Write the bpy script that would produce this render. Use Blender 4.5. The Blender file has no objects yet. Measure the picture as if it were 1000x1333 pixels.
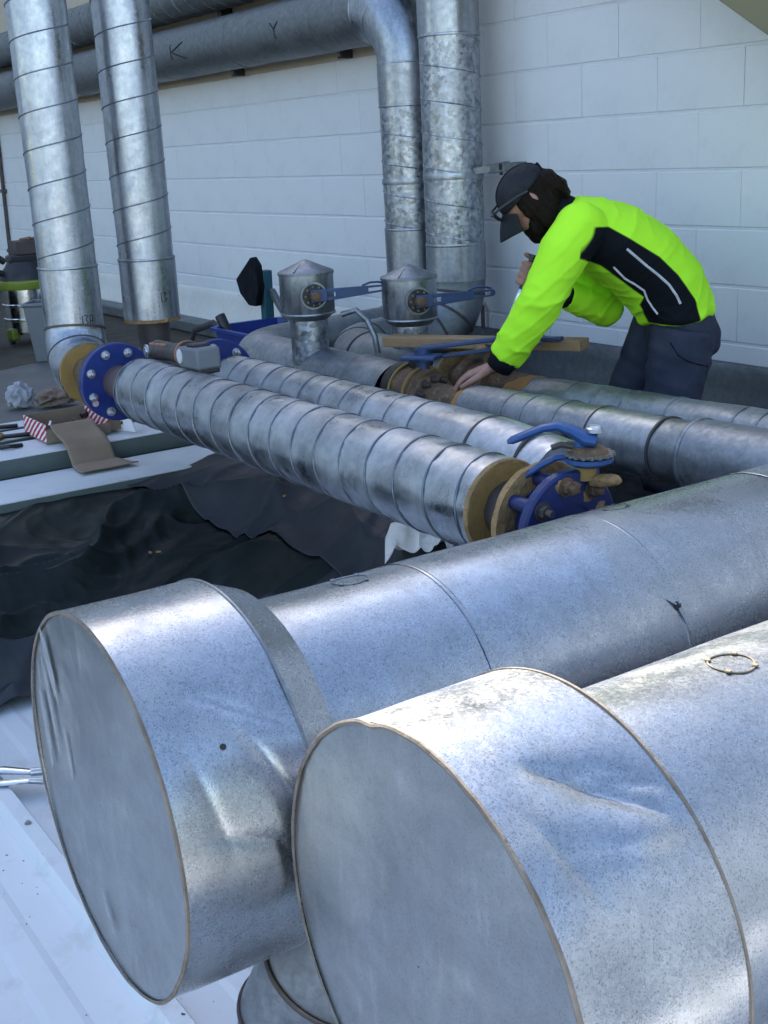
import bpy, bmesh, math, random
from mathutils import Vector, Matrix, noise
from mathutils.bvhtree import BVHTree

random.seed(7)
EYE = 1.5                       # camera height above the lower roof; heights below are given relative to the eye
scene = bpy.context.scene
col = scene.collection

# ------------------------------------------------------------------ camera
YAW, PITCH, ROLL = math.radians(57.2), math.radians(16.5), math.radians(-3.0)
fw = Vector((-math.sin(YAW) * math.cos(PITCH), math.cos(YAW) * math.cos(PITCH), -math.sin(PITCH)))
right0 = fw.cross(Vector((0, 0, 1))).normalized()
up0 = right0.cross(fw)
rt = right0 * math.cos(ROLL) + up0 * math.sin(ROLL)
up = -right0 * math.sin(ROLL) + up0 * math.cos(ROLL)
camd = bpy.data.cameras.new('camera')
cam = bpy.data.objects.new('camera', camd)
col.objects.link(cam)
m = Matrix((rt, up, -fw)).transposed().to_4x4()
m.translation = (0, 0, EYE)
cam.matrix_world = m
camd.sensor_fit = 'HORIZONTAL'
camd.sensor_width = 36.0
camd.lens = 57.6
camd.clip_start = 0.05
camd.clip_end = 2000
scene.camera = cam

# ------------------------------------------------------------------ sky and sun (sun stands behind a tall building to the left)
SUN_EL, SUN_AZ = math.radians(38), math.radians(-75)     # azimuth from +Y towards +X
world = bpy.data.worlds.new('World')
scene.world = world
world.use_nodes = True
wn = world.node_tree.nodes
wl = world.node_tree.links
wn.clear()
sky = wn.new('ShaderNodeTexSky')
sky.sky_type = 'NISHITA'
sky.sun_disc = False
sky.sun_elevation = SUN_EL
sky.sun_rotation = SUN_AZ
sky.air_density = 1.0
sky.dust_density = 0.9
sky.ozone_density = 0.6
bg = wn.new('ShaderNodeBackground')
bg.inputs['Strength'].default_value = 0.115
wo = wn.new('ShaderNodeOutputWorld')
wl.new(sky.outputs[0], bg.inputs[0])
wl.new(bg.outputs[0], wo.inputs[0])
sund = bpy.data.lights.new('sun', 'SUN')
sund.energy = 4.6
sund.angle = math.radians(0.53)
sund.color = (1.0, 0.92, 0.80)
sun = bpy.data.objects.new('sun', sund)
col.objects.link(sun)
sdir = Vector((math.sin(SUN_AZ) * math.cos(SUN_EL), math.cos(SUN_AZ) * math.cos(SUN_EL), math.sin(SUN_EL)))
sun.rotation_euler = (-sdir).to_track_quat('-Z', 'Y').to_euler()
sun.location = sdir * 30

scene.view_settings.view_transform = 'Standard'
scene.view_settings.look = 'None'
scene.view_settings.exposure = 2.05
scene.view_settings.gamma = 1.0
scene.view_settings.use_curve_mapping = False
scene.render.engine = 'CYCLES'
scene.cycles.use_denoising = True
scene.cycles.max_bounces = 8
scene.cycles.glossy_bounces = 5
scene.cycles.caustics_reflective = False
scene.cycles.caustics_refractive = False

# ------------------------------------------------------------------ helpers: objects
ORG = {}


def W(x, y, z):
    """a point whose height is given relative to the eye"""
    return Vector((x, y, z + EYE))


def thing(name, label, cat, loc=(0, 0, 0), group=None, rotz=0.0, kind=None):
    o = bpy.data.objects.new(name, None)
    o.empty_display_size = 0.1
    col.objects.link(o)
    o.location = loc
    o.rotation_euler = (0, 0, rotz)
    ORG[o.name] = Vector(loc) if rotz == 0 else Vector((0, 0, 0))
    return tag(o, label, cat, group, kind)


def tag(o, label=None, cat=None, group=None, kind=None):
    if label:
        o['label'] = label
    if cat:
        o['category'] = cat
    if group:
        o['group'] = group
    if kind:
        o['kind'] = kind
    return o


class MB:
    """collects faces, build() links them as one mesh object"""

    def __init__(s):
        s.v = []
        s.f = []

    def add(s, vs, fs):
        n = len(s.v)
        s.v += [Vector(p) for p in vs]
        s.f += [tuple(i + n for i in f) for f in fs]
        return s

    def box(s, c, size, rot=None):
        hx, hy, hz = (k / 2 for k in size)
        R = rot or Matrix.Identity(3)
        vs = [Vector(c) + R @ Vector((x * hx, y * hy, z * hz)) for x in (-1, 1) for y in (-1, 1) for z in (-1, 1)]
        return s.add(vs, [(0, 1, 3, 2), (4, 6, 7, 5), (0, 4, 5, 1), (2, 3, 7, 6), (0, 2, 6, 4), (1, 5, 7, 3)])

    def bbox(s, a, b):
        a = Vector(a); b = Vector(b)
        return s.box((a + b) / 2, [abs(k) for k in (b - a)])

    def beam(s, p0, p1, w, h, upv=(0, 0, 1)):
        p0 = Vector(p0); p1 = Vector(p1)
        d = (p1 - p0); L = d.length; d.normalize()
        sd = d.cross(Vector(upv)).normalized(); u = sd.cross(d)
        R = Matrix((d, sd, u)).transposed()
        return s.box((p0 + p1) / 2, (L, w, h), R)

    def sweep(s, pts, radii, seg=16, caps=True, dent=None, e1=None, closed=False):
        """tube along points; radius a number or (a, b); dent(i, theta, p) -> radial offset"""
        pts = [Vector(p) for p in pts]
        n = len(pts)
        if not isinstance(radii, (list, tuple)) or (len(radii) != n):
            radii = [radii] * n
        tan = []
        for i in range(n):
            if closed:
                t = pts[(i + 1) % n] - pts[i - 1]
            else:
                t = pts[min(i + 1, n - 1)] - pts[max(i - 1, 0)]
            tan.append(t.normalized())
        if e1 is None:
            t = tan[0]
            e1 = Vector((0, 0, 1)) if abs(t.z) < 0.9 else Vector((1, 0, 0))
        e = Vector(e1)
        vs = []
        for i in range(n):
            e = (e - tan[i] * e.dot(tan[i])).normalized()
            b = tan[i].cross(e)
            r = radii[i]
            ra, rb = (r, r) if isinstance(r, (int, float)) else r
            for k in range(seg):
                th = 2 * math.pi * k / seg
                dr = dent(i, th, pts[i]) if dent else 0
                vs.append(pts[i] + e * ((ra + dr) * math.cos(th)) + b * ((rb + dr) * math.sin(th)))
        fs = []
        m_ = n if closed else n - 1
        for i in range(m_):
            j = (i + 1) % n
            for k in range(seg):
                k2 = (k + 1) % seg
                fs.append((i * seg + k, i * seg + k2, j * seg + k2, j * seg + k))
        if caps and not closed:
            fs.append(tuple(range(seg - 1, -1, -1)))
            fs.append(tuple((n - 1) * seg + k for k in range(seg)))
        return s.add(vs, fs)

    def lathe(s, p, axis, prof, seg=32, caps=True, dent=None):
        """profile [(t, r)] turned about axis through p"""
        a = Vector(axis).normalized()
        if abs(a.z) > 0.9:
            e1 = Vector((1, 0, 0))
        else:
            e1 = Vector((0, 0, 1))
        e1 = (e1 - a * e1.dot(a)).normalized()
        e2 = a.cross(e1)
        p = Vector(p)
        vs = []
        for t, r in prof:
            for k in range(seg):
                th = 2 * math.pi * k / seg
                dr = dent(t, th) if dent else 0
                vs.append(p + a * t + (e1 * math.cos(th) + e2 * math.sin(th)) * (r + dr))
        fs = []
        for i in range(len(prof) - 1):
            for k in range(seg):
                k2 = (k + 1) % seg
                fs.append((i * seg + k, i * seg + k2, (i + 1) * seg + k2, (i + 1) * seg + k))
        if caps:
            fs.append(tuple(range(seg - 1, -1, -1)))
            fs.append(tuple((len(prof) - 1) * seg + k for k in range(seg)))
        return s.add(vs, fs)

    def prism(s, poly, d):
        """extrude a planar polygon (3D points) by vector d"""
        n = len(poly); d = Vector(d)
        vs = [Vector(p) for p in poly] + [Vector(p) + d for p in poly]
        fs = [tuple(range(n - 1, -1, -1)), tuple(range(n, 2 * n))]
        fs += [(i, (i + 1) % n, n + (i + 1) % n, n + i) for i in range(n)]
        return s.add(vs, fs)

    def grid(s, fn, nu, nv):
        vs = [fn(i / nu, j / nv) for i in range(nu + 1) for j in range(nv + 1)]
        fs = [(i * (nv + 1) + j, (i + 1) * (nv + 1) + j, (i + 1) * (nv + 1) + j + 1, i * (nv + 1) + j + 1)
              for i in range(nu) for j in range(nv)]
        return s.add(vs, fs)

    def mesh(s, name, org=Vector((0, 0, 0))):
        me = bpy.data.meshes.new(name)
        me.from_pydata([tuple(p - org) for p in s.v], [], s.f)
        bm = bmesh.new(); bm.from_mesh(me)
        bmesh.ops.recalc_face_normals(bm, faces=bm.faces)
        bm.to_mesh(me); bm.free()
        return me

    def build(s, name, mat, parent=None, smooth=40, bevel=0, thick=0):
        org = ORG.get(parent.name, Vector((0, 0, 0))) if parent else Vector((0, 0, 0))
        me = s.mesh(name, org)
        me.materials.append(M[mat])
        o = bpy.data.objects.new(name, me)
        col.objects.link(o)
        if parent:
            o.parent = parent
            ORG[o.name] = org
        if thick:
            md = o.modifiers.new('solid', 'SOLIDIFY'); md.thickness = thick; md.offset = 0
        if bevel:
            md = o.modifiers.new('bevel', 'BEVEL'); md.width = bevel; md.segments = 2; md.limit_method = 'ANGLE'
        if smooth:
            me.shade_smooth()
            me.set_sharp_from_angle(angle=math.radians(smooth))
        return o


def link_mesh(name, me, parent, mat=None):
    o = bpy.data.objects.new(name, me)
    if mat:
        me.materials.append(M[mat])
    col.objects.link(o)
    if parent:
        o.parent = parent
        ORG[o.name] = ORG.get(parent.name, Vector((0, 0, 0)))
    return o


def nz(*a):
    return noise.noise(Vector(a))


def arc(c, a, b, r, t0, t1, n=10):
    """points on an arc about c, from direction a towards direction b"""
    a = Vector(a); b = Vector(b); c = Vector(c)
    return [c + (a * math.cos(t0 + (t1 - t0) * i / n) + b * math.sin(t0 + (t1 - t0) * i / n)) * r for i in range(n + 1)]


def dense(p0, p1, step):
    p0 = Vector(p0); p1 = Vector(p1)
    n = max(1, int((p1 - p0).length / step))
    return [p0.lerp(p1, i / n) for i in range(n + 1)]


# ------------------------------------------------------------------ helpers: materials
M = {}


def newmat(name):
    mt = bpy.data.materials.new(name); mt.use_nodes = True
    nt = mt.node_tree; nt.nodes.clear()
    out = nt.nodes.new('ShaderNodeOutputMaterial')
    bs = nt.nodes.new('ShaderNodeBsdfPrincipled')
    nt.links.new(bs.outputs[0], out.inputs[0])
    M[name] = mt
    return nt, bs


def node(nt, typ, **kw):
    n = nt.nodes.new('ShaderNode' + typ)
    for k, v in kw.items():
        if k.startswith('i_'):
            key = k[2:]
            n.inputs[int(key) if key.isdigit() else key].default_value = v
        else:
            setattr(n, k, v)
    return n


def coords(nt, scale=(1, 1, 1), rot=(0, 0, 0)):
    tc = node(nt, 'TexCoord'); mp = node(nt, 'Mapping')
    mp.inputs['Scale'].default_value = scale
    mp.inputs['Rotation'].default_value = rot
    nt.links.new(tc.outputs['Object'], mp.inputs[0])
    return mp.outputs[0]


def noise_n(nt, vec, scale, detail=3, rough=0.55, dist=0.0):
    n = node(nt, 'TexNoise'); n.inputs['Scale'].default_value = scale
    n.inputs['Detail'].default_value = detail; n.inputs['Roughness'].default_value = rough
    n.inputs['Distortion'].default_value = dist
    nt.links.new(vec, n.inputs['Vector'])
    return n.outputs['Fac']


def mapr(nt, fac, a, b, c, d, smooth=False):
    n = node(nt, 'MapRange'); n.clamp = True
    if smooth:
        n.interpolation_type = 'SMOOTHSTEP'
    for i, v in enumerate((a, b, c, d)):
        n.inputs[i + 1].default_value = v
    nt.links.new(fac, n.inputs[0])
    return n.outputs[0]


def mixc(nt, fac, a, b, mode='MIX'):
    n = node(nt, 'Mix', data_type='RGBA', blend_type=mode)
    for i, v in ((0, fac), (6, a), (7, b)):
        if hasattr(v, 'is_output'):
            nt.links.new(v, n.inputs[i])
        elif i == 0:
            n.inputs[0].default_value = v
        else:
            n.inputs[i].default_value = (*v, 1) if len(v) == 3 else v
    return n.outputs[2]


def math_n(nt, op, a, b=0.0):
    n = node(nt, 'Math', operation=op)
    for i, v in ((0, a), (1, b)):
        if hasattr(v, 'is_output'):
            nt.links.new(v, n.inputs[i])
        else:
            n.inputs[i].default_value = v
    return n.outputs[0]


def bump(nt, bs, h, strength, dist):
    b = node(nt, 'Bump'); b.inputs['Strength'].default_value = strength; b.inputs['Distance'].default_value = dist
    nt.links.new(h, b.inputs['Height']); nt.links.new(b.outputs[0], bs.inputs['Normal'])


def galv(name, base, rough, spangle=0, spangle_amt=0.25, speck=0, speck_amt=0.5, stain=0.3, stain_col=(0.45, 0.46, 0.45),
         streak=None, streak_amt=0.3, streak_lo=0.42, grain=0.15, metal=1.0, mott=38, mott_amt=0.32):
    """galvanised sheet: zinc spangle, dark specks, dull oxide patches, rub streaks"""
    nt, bs = newmat(name)
    v = coords(nt)
    c = mixc(nt, noise_n(nt, v, 2.3, 4), tuple(k * 0.86 for k in base), tuple(min(1, k * 1.12) for k in base))
    big = noise_n(nt, v, 5.0, 6, 0.62, 0.6)
    if spangle:
        vo = node(nt, 'TexVoronoi'); vo.inputs['Scale'].default_value = spangle
        wv = node(nt, 'VectorMath', operation='ADD')
        nn = node(nt, 'TexNoise'); nn.inputs['Scale'].default_value = spangle * 0.9
        nt.links.new(v, nn.inputs['Vector'])
        sc = node(nt, 'VectorMath', operation='SCALE'); sc.inputs[3].default_value = 0.6 / spangle
        nt.links.new(nn.outputs['Color'], sc.inputs[0])
        nt.links.new(v, wv.inputs[0]); nt.links.new(sc.outputs[0], wv.inputs[1]); nt.links.new(wv.outputs[0], vo.inputs['Vector'])
        sep = node(nt, 'SeparateColor'); nt.links.new(vo.outputs['Color'], sep.inputs[0])
        sp = sep.outputs[0]
        c = mixc(nt, spangle_amt, c, mixc(nt, sp, (0.2, 0.21, 0.23), (0.86, 0.90, 0.96)), 'MIX')
    mot = mapr(nt, noise_n(nt, v, mott, 7, 0.72, 0.3), 0.32, 0.68, 0, 1)
    c = mixc(nt, mot, mixc(nt, mott_amt, c, (0.0, 0.0, 0.0)), c)
    st = mapr(nt, big, 0.45, 0.75, 0, stain, True)
    c = mixc(nt, st, c, stain_col)
    r = math_n(nt, 'ADD', mapr(nt, big, 0.25, 0.8, max(0.08, rough - 0.08), rough + 0.2), mapr(nt, mot, 0, 1, 0.08, -0.04))
    if spangle:
        r = math_n(nt, 'ADD', r, math_n(nt, 'MULTIPLY', math_n(nt, 'SUBTRACT', sp, 0.5), 0.14 if spangle_amt > 0.3 else 0.06))
    if streak:
        sv = coords(nt, streak)
        s1 = mapr(nt, noise_n(nt, sv, 6, 4, 0.6), streak_lo, streak_lo + 0.2, 0, 1)
        r = math_n(nt, 'ADD', r, math_n(nt, 'MULTIPLY', s1, streak_amt))
        c = mixc(nt, math_n(nt, 'MULTIPLY', s1, streak_amt * 1.1), c, (0.92, 0.94, 0.97))
    if speck:
        s2 = noise_n(nt, v, speck, 2, 0.5)
        d = mapr(nt, s2, 0.34, 0.45, speck_amt, 0)
        c = mixc(nt, d, c, (0.05, 0.05, 0.055))
    nt.links.new(c, bs.inputs['Base Color'])
    # dull oxide is less metallic
    nt.links.new(mapr(nt, big, 0.5, 0.8, metal, metal * 0.75), bs.inputs['Metallic'])
    nt.links.new(r, bs.inputs['Roughness'])
    g = noise_n(nt, v, speck or 140, 3, 0.6)
    bump(nt, bs, g, grain, 0.003)


def plain(name, c1, c2=None, rough=0.6, scale=8, metal=0.0, bumps=0.0, bscale=60, bdist=0.004, detail=4, spec=0.5, dirt=None, dirt_amt=0.5, stretch=(1, 1, 1)):
    nt, bs = newmat(name)
    v = coords(nt, stretch)
    c2 = c2 or tuple(k * 0.75 for k in c1)
    f = mapr(nt, noise_n(nt, v, scale, detail, 0.6), 0.3, 0.7, 0, 1)
    c = mixc(nt, f, c1, c2)
    if dirt:
        c = mixc(nt, mapr(nt, noise_n(nt, v, scale * 2.7, 6, 0.68, 0.4), 0.55, 0.68, 0, dirt_amt), c, dirt)
    nt.links.new(c, bs.inputs['Base Color'])
    bs.inputs['Metallic'].default_value = metal
    bs.inputs['Specular IOR Level'].default_value = spec
    nt.links.new(mapr(nt, noise_n(nt, v, scale * 1.7, 3), 0.3, 0.7, max(0.05, rough - 0.1), min(1, rough + 0.1)), bs.inputs['Roughness'])
    if bumps:
        bump(nt, bs, noise_n(nt, v, bscale, 4, 0.6), bumps, bdist)
    return nt, bs


galv('galv_bright', (0.414, 0.437, 0.467), 0.25, spangle=110, spangle_amt=0.06, stain=0.08, streak=(2.2, 1.2, 1.2), streak_amt=0.14, grain=0.05)
galv('seam_dark', (0.22, 0.24, 0.27), 0.4, stain=0.1)
galv('galv_vert', (0.422, 0.453, 0.500), 0.27, spangle=90, spangle_amt=0.05, stain=0.08, streak=(9, 9, 0.7), streak_amt=0.16, grain=0.03)
galv('galv_spangle', (0.291, 0.311, 0.339), 0.34, spangle=62, spangle_amt=0.46, stain=0.2, grain=0.05)
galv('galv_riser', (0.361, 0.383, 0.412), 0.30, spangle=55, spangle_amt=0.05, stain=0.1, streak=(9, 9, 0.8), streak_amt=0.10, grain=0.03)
galv('galv_dull', (0.278, 0.295, 0.313), 0.44, spangle=85, spangle_amt=0.10, stain=0.6, stain_col=(0.40, 0.42, 0.43), grain=0.12)
galv('galv_weathered', (0.266, 0.284, 0.295), 0.42, spangle=0, stain=0.7, stain_col=(0.36, 0.39, 0.38), grain=0.12, speck=120, speck_amt=0.15)
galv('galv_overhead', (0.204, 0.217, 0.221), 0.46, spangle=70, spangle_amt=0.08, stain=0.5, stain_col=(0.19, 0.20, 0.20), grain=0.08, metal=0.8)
galv('galv_duct', (0.447, 0.466, 0.491), 0.22, spangle=260, spangle_amt=0.10, speck=480, speck_amt=0.45, stain=0.35, stain_col=(0.43, 0.42, 0.40), grain=0.10, metal=0.88, mott=26, mott_amt=0.22)
galv('galv_cap', (0.381, 0.397, 0.407), 0.38, speck=420, speck_amt=0.2, stain=0.55, stain_col=(0.50, 0.515, 0.52), streak=(10, 10, 1.6), streak_amt=0.13, streak_lo=0.56, grain=0.06, metal=0.85, mott=16, mott_amt=0.22)
galv('flashing', (0.80, 0.77, 0.71), 0.35, stain=0.2, stain_col=(0.6, 0.55, 0.48), grain=0.06, metal=0.2, mott_amt=0.1)
galv('flashing_dark', (0.16, 0.17, 0.175), 0.5, stain=0.4, stain_col=(0.12, 0.125, 0.125), grain=0.1, metal=0.6)  # darker grey for the right-hand flashing lengths
galv('scuff_zinc', (0.50, 0.52, 0.55), 0.5, stain=0.3, grain=0.3, metal=0.85)
galv('zinc_bolt', (0.62, 0.63, 0.66), 0.32, stain=0.3)
galv('chrome', (0.85, 0.85, 0.84), 0.07, stain=0.0, grain=0.0)
plain('wall_paint', (0.76, 0.765, 0.775), (0.70, 0.705, 0.715), 0.6, 2.2, bumps=0.45, bscale=55, bdist=0.004, dirt=(0.50, 0.50, 0.49), dirt_amt=0.22)
plain('mortar', (0.70, 0.71, 0.73), (0.62, 0.63, 0.65), 0.7, 6, bumps=0.5, bscale=60)
plain('beige_paint', (0.50, 0.43, 0.33), (0.45, 0.38, 0.29), 0.6, 3)
plain('olive_paint', (0.20, 0.18, 0.10), (0.17, 0.15, 0.085), 0.6, 3)
plain('blue_paint', (0.009, 0.024, 0.125), (0.007, 0.016, 0.08), 0.42, 9, bumps=0.25, bscale=90, dirt=(0.06, 0.045, 0.03), dirt_amt=0.85)
plain('flange_blue', (0.010, 0.030, 0.18), (0.008, 0.023, 0.14), 0.40, 7, bumps=0.15, bscale=80, dirt=(0.05, 0.055, 0.09), dirt_amt=0.45)
plain('handle_blue', (0.026, 0.085, 0.25), (0.018, 0.06, 0.19), 0.42, 12, bumps=0.1, dirt=(0.03, 0.06, 0.16), dirt_amt=0.35)
plain('lever_blue', (0.030, 0.062, 0.16), (0.022, 0.045, 0.11), 0.45, 12, bumps=0.1, dirt=(0.05, 0.06, 0.09), dirt_amt=0.5)
plain('tub_blue', (0.010, 0.032, 0.22), (0.008, 0.028, 0.18), 0.4, 4)
plain('dark_steel', (0.055, 0.052, 0.055), (0.10, 0.075, 0.065), 0.55, 14, metal=0.35, bumps=0.3, bscale=70, dirt=(0.16, 0.09, 0.05), dirt_amt=0.35)
plain('primer_steel', (0.12, 0.085, 0.085), (0.09, 0.07, 0.07), 0.5, 8, metal=0.2, bumps=0.15)
plain('rusty', (0.09, 0.06, 0.04), (0.22, 0.12, 0.06), 0.7, 22, metal=0.2, bumps=0.6, bscale=60, bdist=0.008, dirt=(0.30, 0.24, 0.14), dirt_amt=0.7)
plain('black_iron', (0.018, 0.018, 0.018), (0.04, 0.035, 0.03), 0.5, 20, metal=0.3, bumps=0.3, dirt=(0.18, 0.12, 0.07), dirt_amt=0.4)
plain('foam', (0.33, 0.21, 0.065), (0.25, 0.15, 0.045), 0.85, 16, bumps=0.5, bscale=90, bdist=0.006, dirt=(0.22, 0.14, 0.06), dirt_amt=0.5)
plain('foam_torn', (0.40, 0.25, 0.10), (0.22, 0.13, 0.06), 0.9, 26, bumps=0.9, bscale=45, bdist=0.012, dirt=(0.12, 0.08, 0.05), dirt_amt=0.6)
plain('orange_foam', (0.42, 0.20, 0.06), (0.33, 0.17, 0.06), 0.85, 16, bumps=0.6)
plain('timber', (0.36, 0.23, 0.12), (0.28, 0.17, 0.085), 0.7, 5, bumps=0.2, bscale=30, stretch=(1, 8, 8), dirt=(0.16, 0.10, 0.06), dirt_amt=0.4)
plain('cardboard', (0.27, 0.20, 0.14), (0.22, 0.165, 0.115), 0.85, 6, bumps=0.1)
plain('white_rail', (0.66, 0.68, 0.70), (0.58, 0.60, 0.62), 0.4, 4, dirt=(0.35, 0.34, 0.32), dirt_amt=0.3)
plain('rail_side', (0.10, 0.13, 0.125), (0.075, 0.10, 0.095), 0.5, 5)
plain('roof_white', (0.72, 0.73, 0.74), (0.66, 0.67, 0.68), 0.42, 2.2, bumps=0.06, bscale=14, dirt=(0.38, 0.36, 0.33), dirt_amt=0.35)
def crinkle(name, c1, c2, rough):
    nt, bs = plain(name, c1, c2, rough, 3, spec=0.3)
    v = coords(nt)
    n1 = node(nt, 'TexNoise', noise_type='RIDGED_MULTIFRACTAL'); n1.inputs['Scale'].default_value = 5; n1.inputs['Detail'].default_value = 5; n1.inputs['Distortion'].default_value = 0.5
    nt.links.new(v, n1.inputs['Vector'])
    bump(nt, bs, n1.outputs['Fac'], 0.7, 0.02)


crinkle('tarp_dark', (0.0040, 0.0095, 0.0080), (0.002, 0.0048, 0.0045), 0.5)
crinkle('tarp_grey', (0.034, 0.038, 0.046), (0.020, 0.023, 0.029), 0.55)
plain('floor_sheet', (0.13, 0.125, 0.115), (0.095, 0.092, 0.085), 0.6, 2.5, bumps=0.2, bscale=6, bdist=0.02, dirt=(0.09, 0.085, 0.08), dirt_amt=0.4)
plain('brown_mat', (0.055, 0.043, 0.025), (0.038, 0.030, 0.018), 0.8, 5, bumps=0.3, bscale=40)
plain('ground', (0.16, 0.15, 0.13), (0.10, 0.12, 0.07), 0.9, 0.15)
plain('screen_hill_green', (0.05, 0.065, 0.03), (0.035, 0.045, 0.025), 0.9, 0.3)
plain('black_plastic', (0.012, 0.012, 0.014), (0.02, 0.02, 0.022), 0.45, 10)
plain('grey_plastic', (0.15, 0.16, 0.175), (0.13, 0.14, 0.155), 0.5, 4)
plain('lime_plastic', (0.20, 0.26, 0.03), (0.17, 0.22, 0.03), 0.4, 6)
plain('white_plastic', (0.70, 0.70, 0.70), (0.6, 0.6, 0.6), 0.4, 5, dirt=(0.3, 0.28, 0.25), dirt_amt=0.4)
plain('teal_paint', (0.02, 0.10, 0.13), (0.02, 0.08, 0.11), 0.5, 8)
plain('orange_plastic', (0.60, 0.10, 0.02), (0.5, 0.08, 0.02), 0.4, 8)
plain('copper_trim', (0.38, 0.16, 0.09), (0.3, 0.12, 0.07), 0.4, 8)
plain('tool_body', (0.035, 0.03, 0.028), (0.06, 0.045, 0.04), 0.5, 20)
plain('rag', (0.42, 0.42, 0.44), (0.28, 0.28, 0.32), 0.9, 20)
plain('glove', (0.24, 0.17, 0.13), (0.18, 0.13, 0.10), 0.9, 16)
plain('brown_seal', (0.11, 0.085, 0.065), (0.22, 0.19, 0.16), 0.75, 30, bumps=0.5)
plain('plug_seal', (0.20, 0.165, 0.10), (0.15, 0.13, 0.09), 0.7, 20)
plain('grimy_zinc', (0.22, 0.20, 0.17), (0.12, 0.10, 0.08), 0.55, 40, metal=0.4, bumps=0.4)
plain('hem_lime', (0.22, 0.52, 0.02), None, 0.85)
plain('ink', (0.012, 0.012, 0.015), None, 0.6)
plain('red_print', (0.5, 0.02, 0.03), None, 0.5)
plain('pink_sticker', (0.62, 0.40, 0.44), None, 0.5)
plain('screw', (0.35, 0.36, 0.37), (0.2, 0.2, 0.2), 0.45, 20, metal=0.6)
plain('chips', (0.03, 0.028, 0.025), (0.08, 0.06, 0.04), 0.9, 40)
plain('bar_steel', (0.60, 0.63, 0.66), (0.5, 0.53, 0.56), 0.2, 20, metal=1.0)
plain('skin', (0.38, 0.20, 0.145), (0.30, 0.145, 0.10), 0.5, 30, bumps=0.15, bscale=160)
plain('hair', (0.007, 0.0045, 0.0035), (0.016, 0.009, 0.006), 0.6, 60, bumps=0.9, bscale=120, bdist=0.006, spec=0.12)
plain('cap_cloth', (0.007, 0.008, 0.012), (0.010, 0.011, 0.016), 0.8, 20, bumps=0.2, bscale=400)
plain('lens', (0.006, 0.006, 0.007), None, 0.12)
plain('black_cloth', (0.004, 0.005, 0.008), (0.006, 0.007, 0.011), 0.85, 14, bumps=0.2, bscale=300, spec=0.2)
plain('trousers', (0.028, 0.032, 0.054), (0.048, 0.052, 0.076), 0.85, 12, bumps=0.3, bscale=260, spec=0.25)
plain('reflective', (0.55, 0.56, 0.58), (0.45, 0.46, 0.48), 0.35, 30)
plain('boot', (0.03, 0.022, 0.015), None, 0.6)
# printed end of the carton: red and white slashes
nt, bs = newmat('striped_print')
wv = node(nt, 'TexWave'); wv.inputs['Scale'].default_value = 16; wv.inputs['Distortion'].default_value = 1.5
wv.bands_direction = 'Z'
nt.links.new(coords(nt, (1, 1, 1), (0.5, 0.5, 0)), wv.inputs['Vector'])
nt.links.new(mixc(nt, mapr(nt, wv.outputs['Fac'], 0.42, 0.5, 0, 1), (0.72, 0.70, 0.70), (0.42, 0.015, 0.03)), bs.inputs['Base Color'])
bs.inputs['Roughness'].default_value = 0.55
# hi-vis shirt, black side panel from the 'panel' attribute
nt, bs = newmat('hivis')
at = node(nt, 'Attribute'); at.attribute_name = 'panel'
v = coords(nt)
lime = mixc(nt, noise_n(nt, v, 9, 3), (0.46, 0.97, 0.03), (0.51, 1.0, 0.04))
nt.links.new(mixc(nt, mapr(nt, at.outputs['Fac'], -0.002, 0.002, 0, 1), lime, (0.004, 0.005, 0.008)), bs.inputs['Base Color'])
bs.inputs['Roughness'].default_value = 0.85
bs.inputs['Specular IOR Level'].default_value = 0.2
bump(nt, bs, noise_n(nt, v, 350, 2), 0.15, 0.001)

# ================================================================== SETTING
o = MB().add([(-400, -400, -4.5), (400, -400, -4.5), (400, 400, -4.5), (-400, 400, -4.5)], [(0, 1, 2, 3)]).build('ground', 'ground')
tag(o, kind='structure')

def screen_hill_fn(a, b):
    th = a * math.tau
    r = 70 + 55 * b
    h = (6 + 2 * nz(math.cos(th) * 3, math.sin(th) * 3, 1) + 2.5 * nz(math.cos(th) * 14, math.sin(th) * 14, 4)) * math.sin(math.pi * min(1, b * 1.05)) ** 0.7
    return Vector((r * math.cos(th), r * math.sin(th), -4.6 + h + 0.6 * nz(th * 60, b * 9, 2)))


o = MB().grid(screen_hill_fn, 180, 12).build('screen_hills', 'screen_hill_green')  # unseen ring, added to keep bright horizon sky out of the metal reflections
tag(o, kind='structure')

# tall neighbouring block left of the picture; the work area lies in its shade
tbk = thing('tall_building', 'tall grey building block rising beyond the left end of the wall', 'building', (-17, 0, -4.5))
MB().bbox((-22, -14, -4.5), (-14, 12, 11.3)).build('walls', 'mortar', tbk, smooth=0)
MB().bbox((-22.1, -14.1, 11.301), (-13.98, 12.1, 11.4)).build('parapet', 'beige_paint', tbk, smooth=0)
for r_ in range(4):
    for k_ in range(8):
        y_ = -12.5 + k_ * 3.1
        z_ = 1.2 + r_ * 2.6
        w_o = MB().bbox((-14.002, y_, z_), (-13.94, y_ + 1.6, z_ + 1.4)).build('window', 'white_rail', tbk, smooth=0)
        MB().bbox((-13.939, y_ + 0.06, z_ + 0.06), (-13.935, y_ + 1.54, z_ + 1.34)).build('pane', 'lens', w_o, smooth=0)

# lower roof: white ribbed sheets, ribs along the wall; each sheet a part
roof = tag(bpy.data.objects.new('roof', None), kind='structure'); col.objects.link(roof); ORG['roof'] = Vector((0, 0, 0))
RIB = [(0, 0), (0.016, 0.030), (0.052, 0.030), (0.068, 0), (0.150, 0.0), (0.166, 0.0035), (0.214, 0.0035), (0.230, 0), (0.312, 0)]
PITCHY = 0.312


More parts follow.
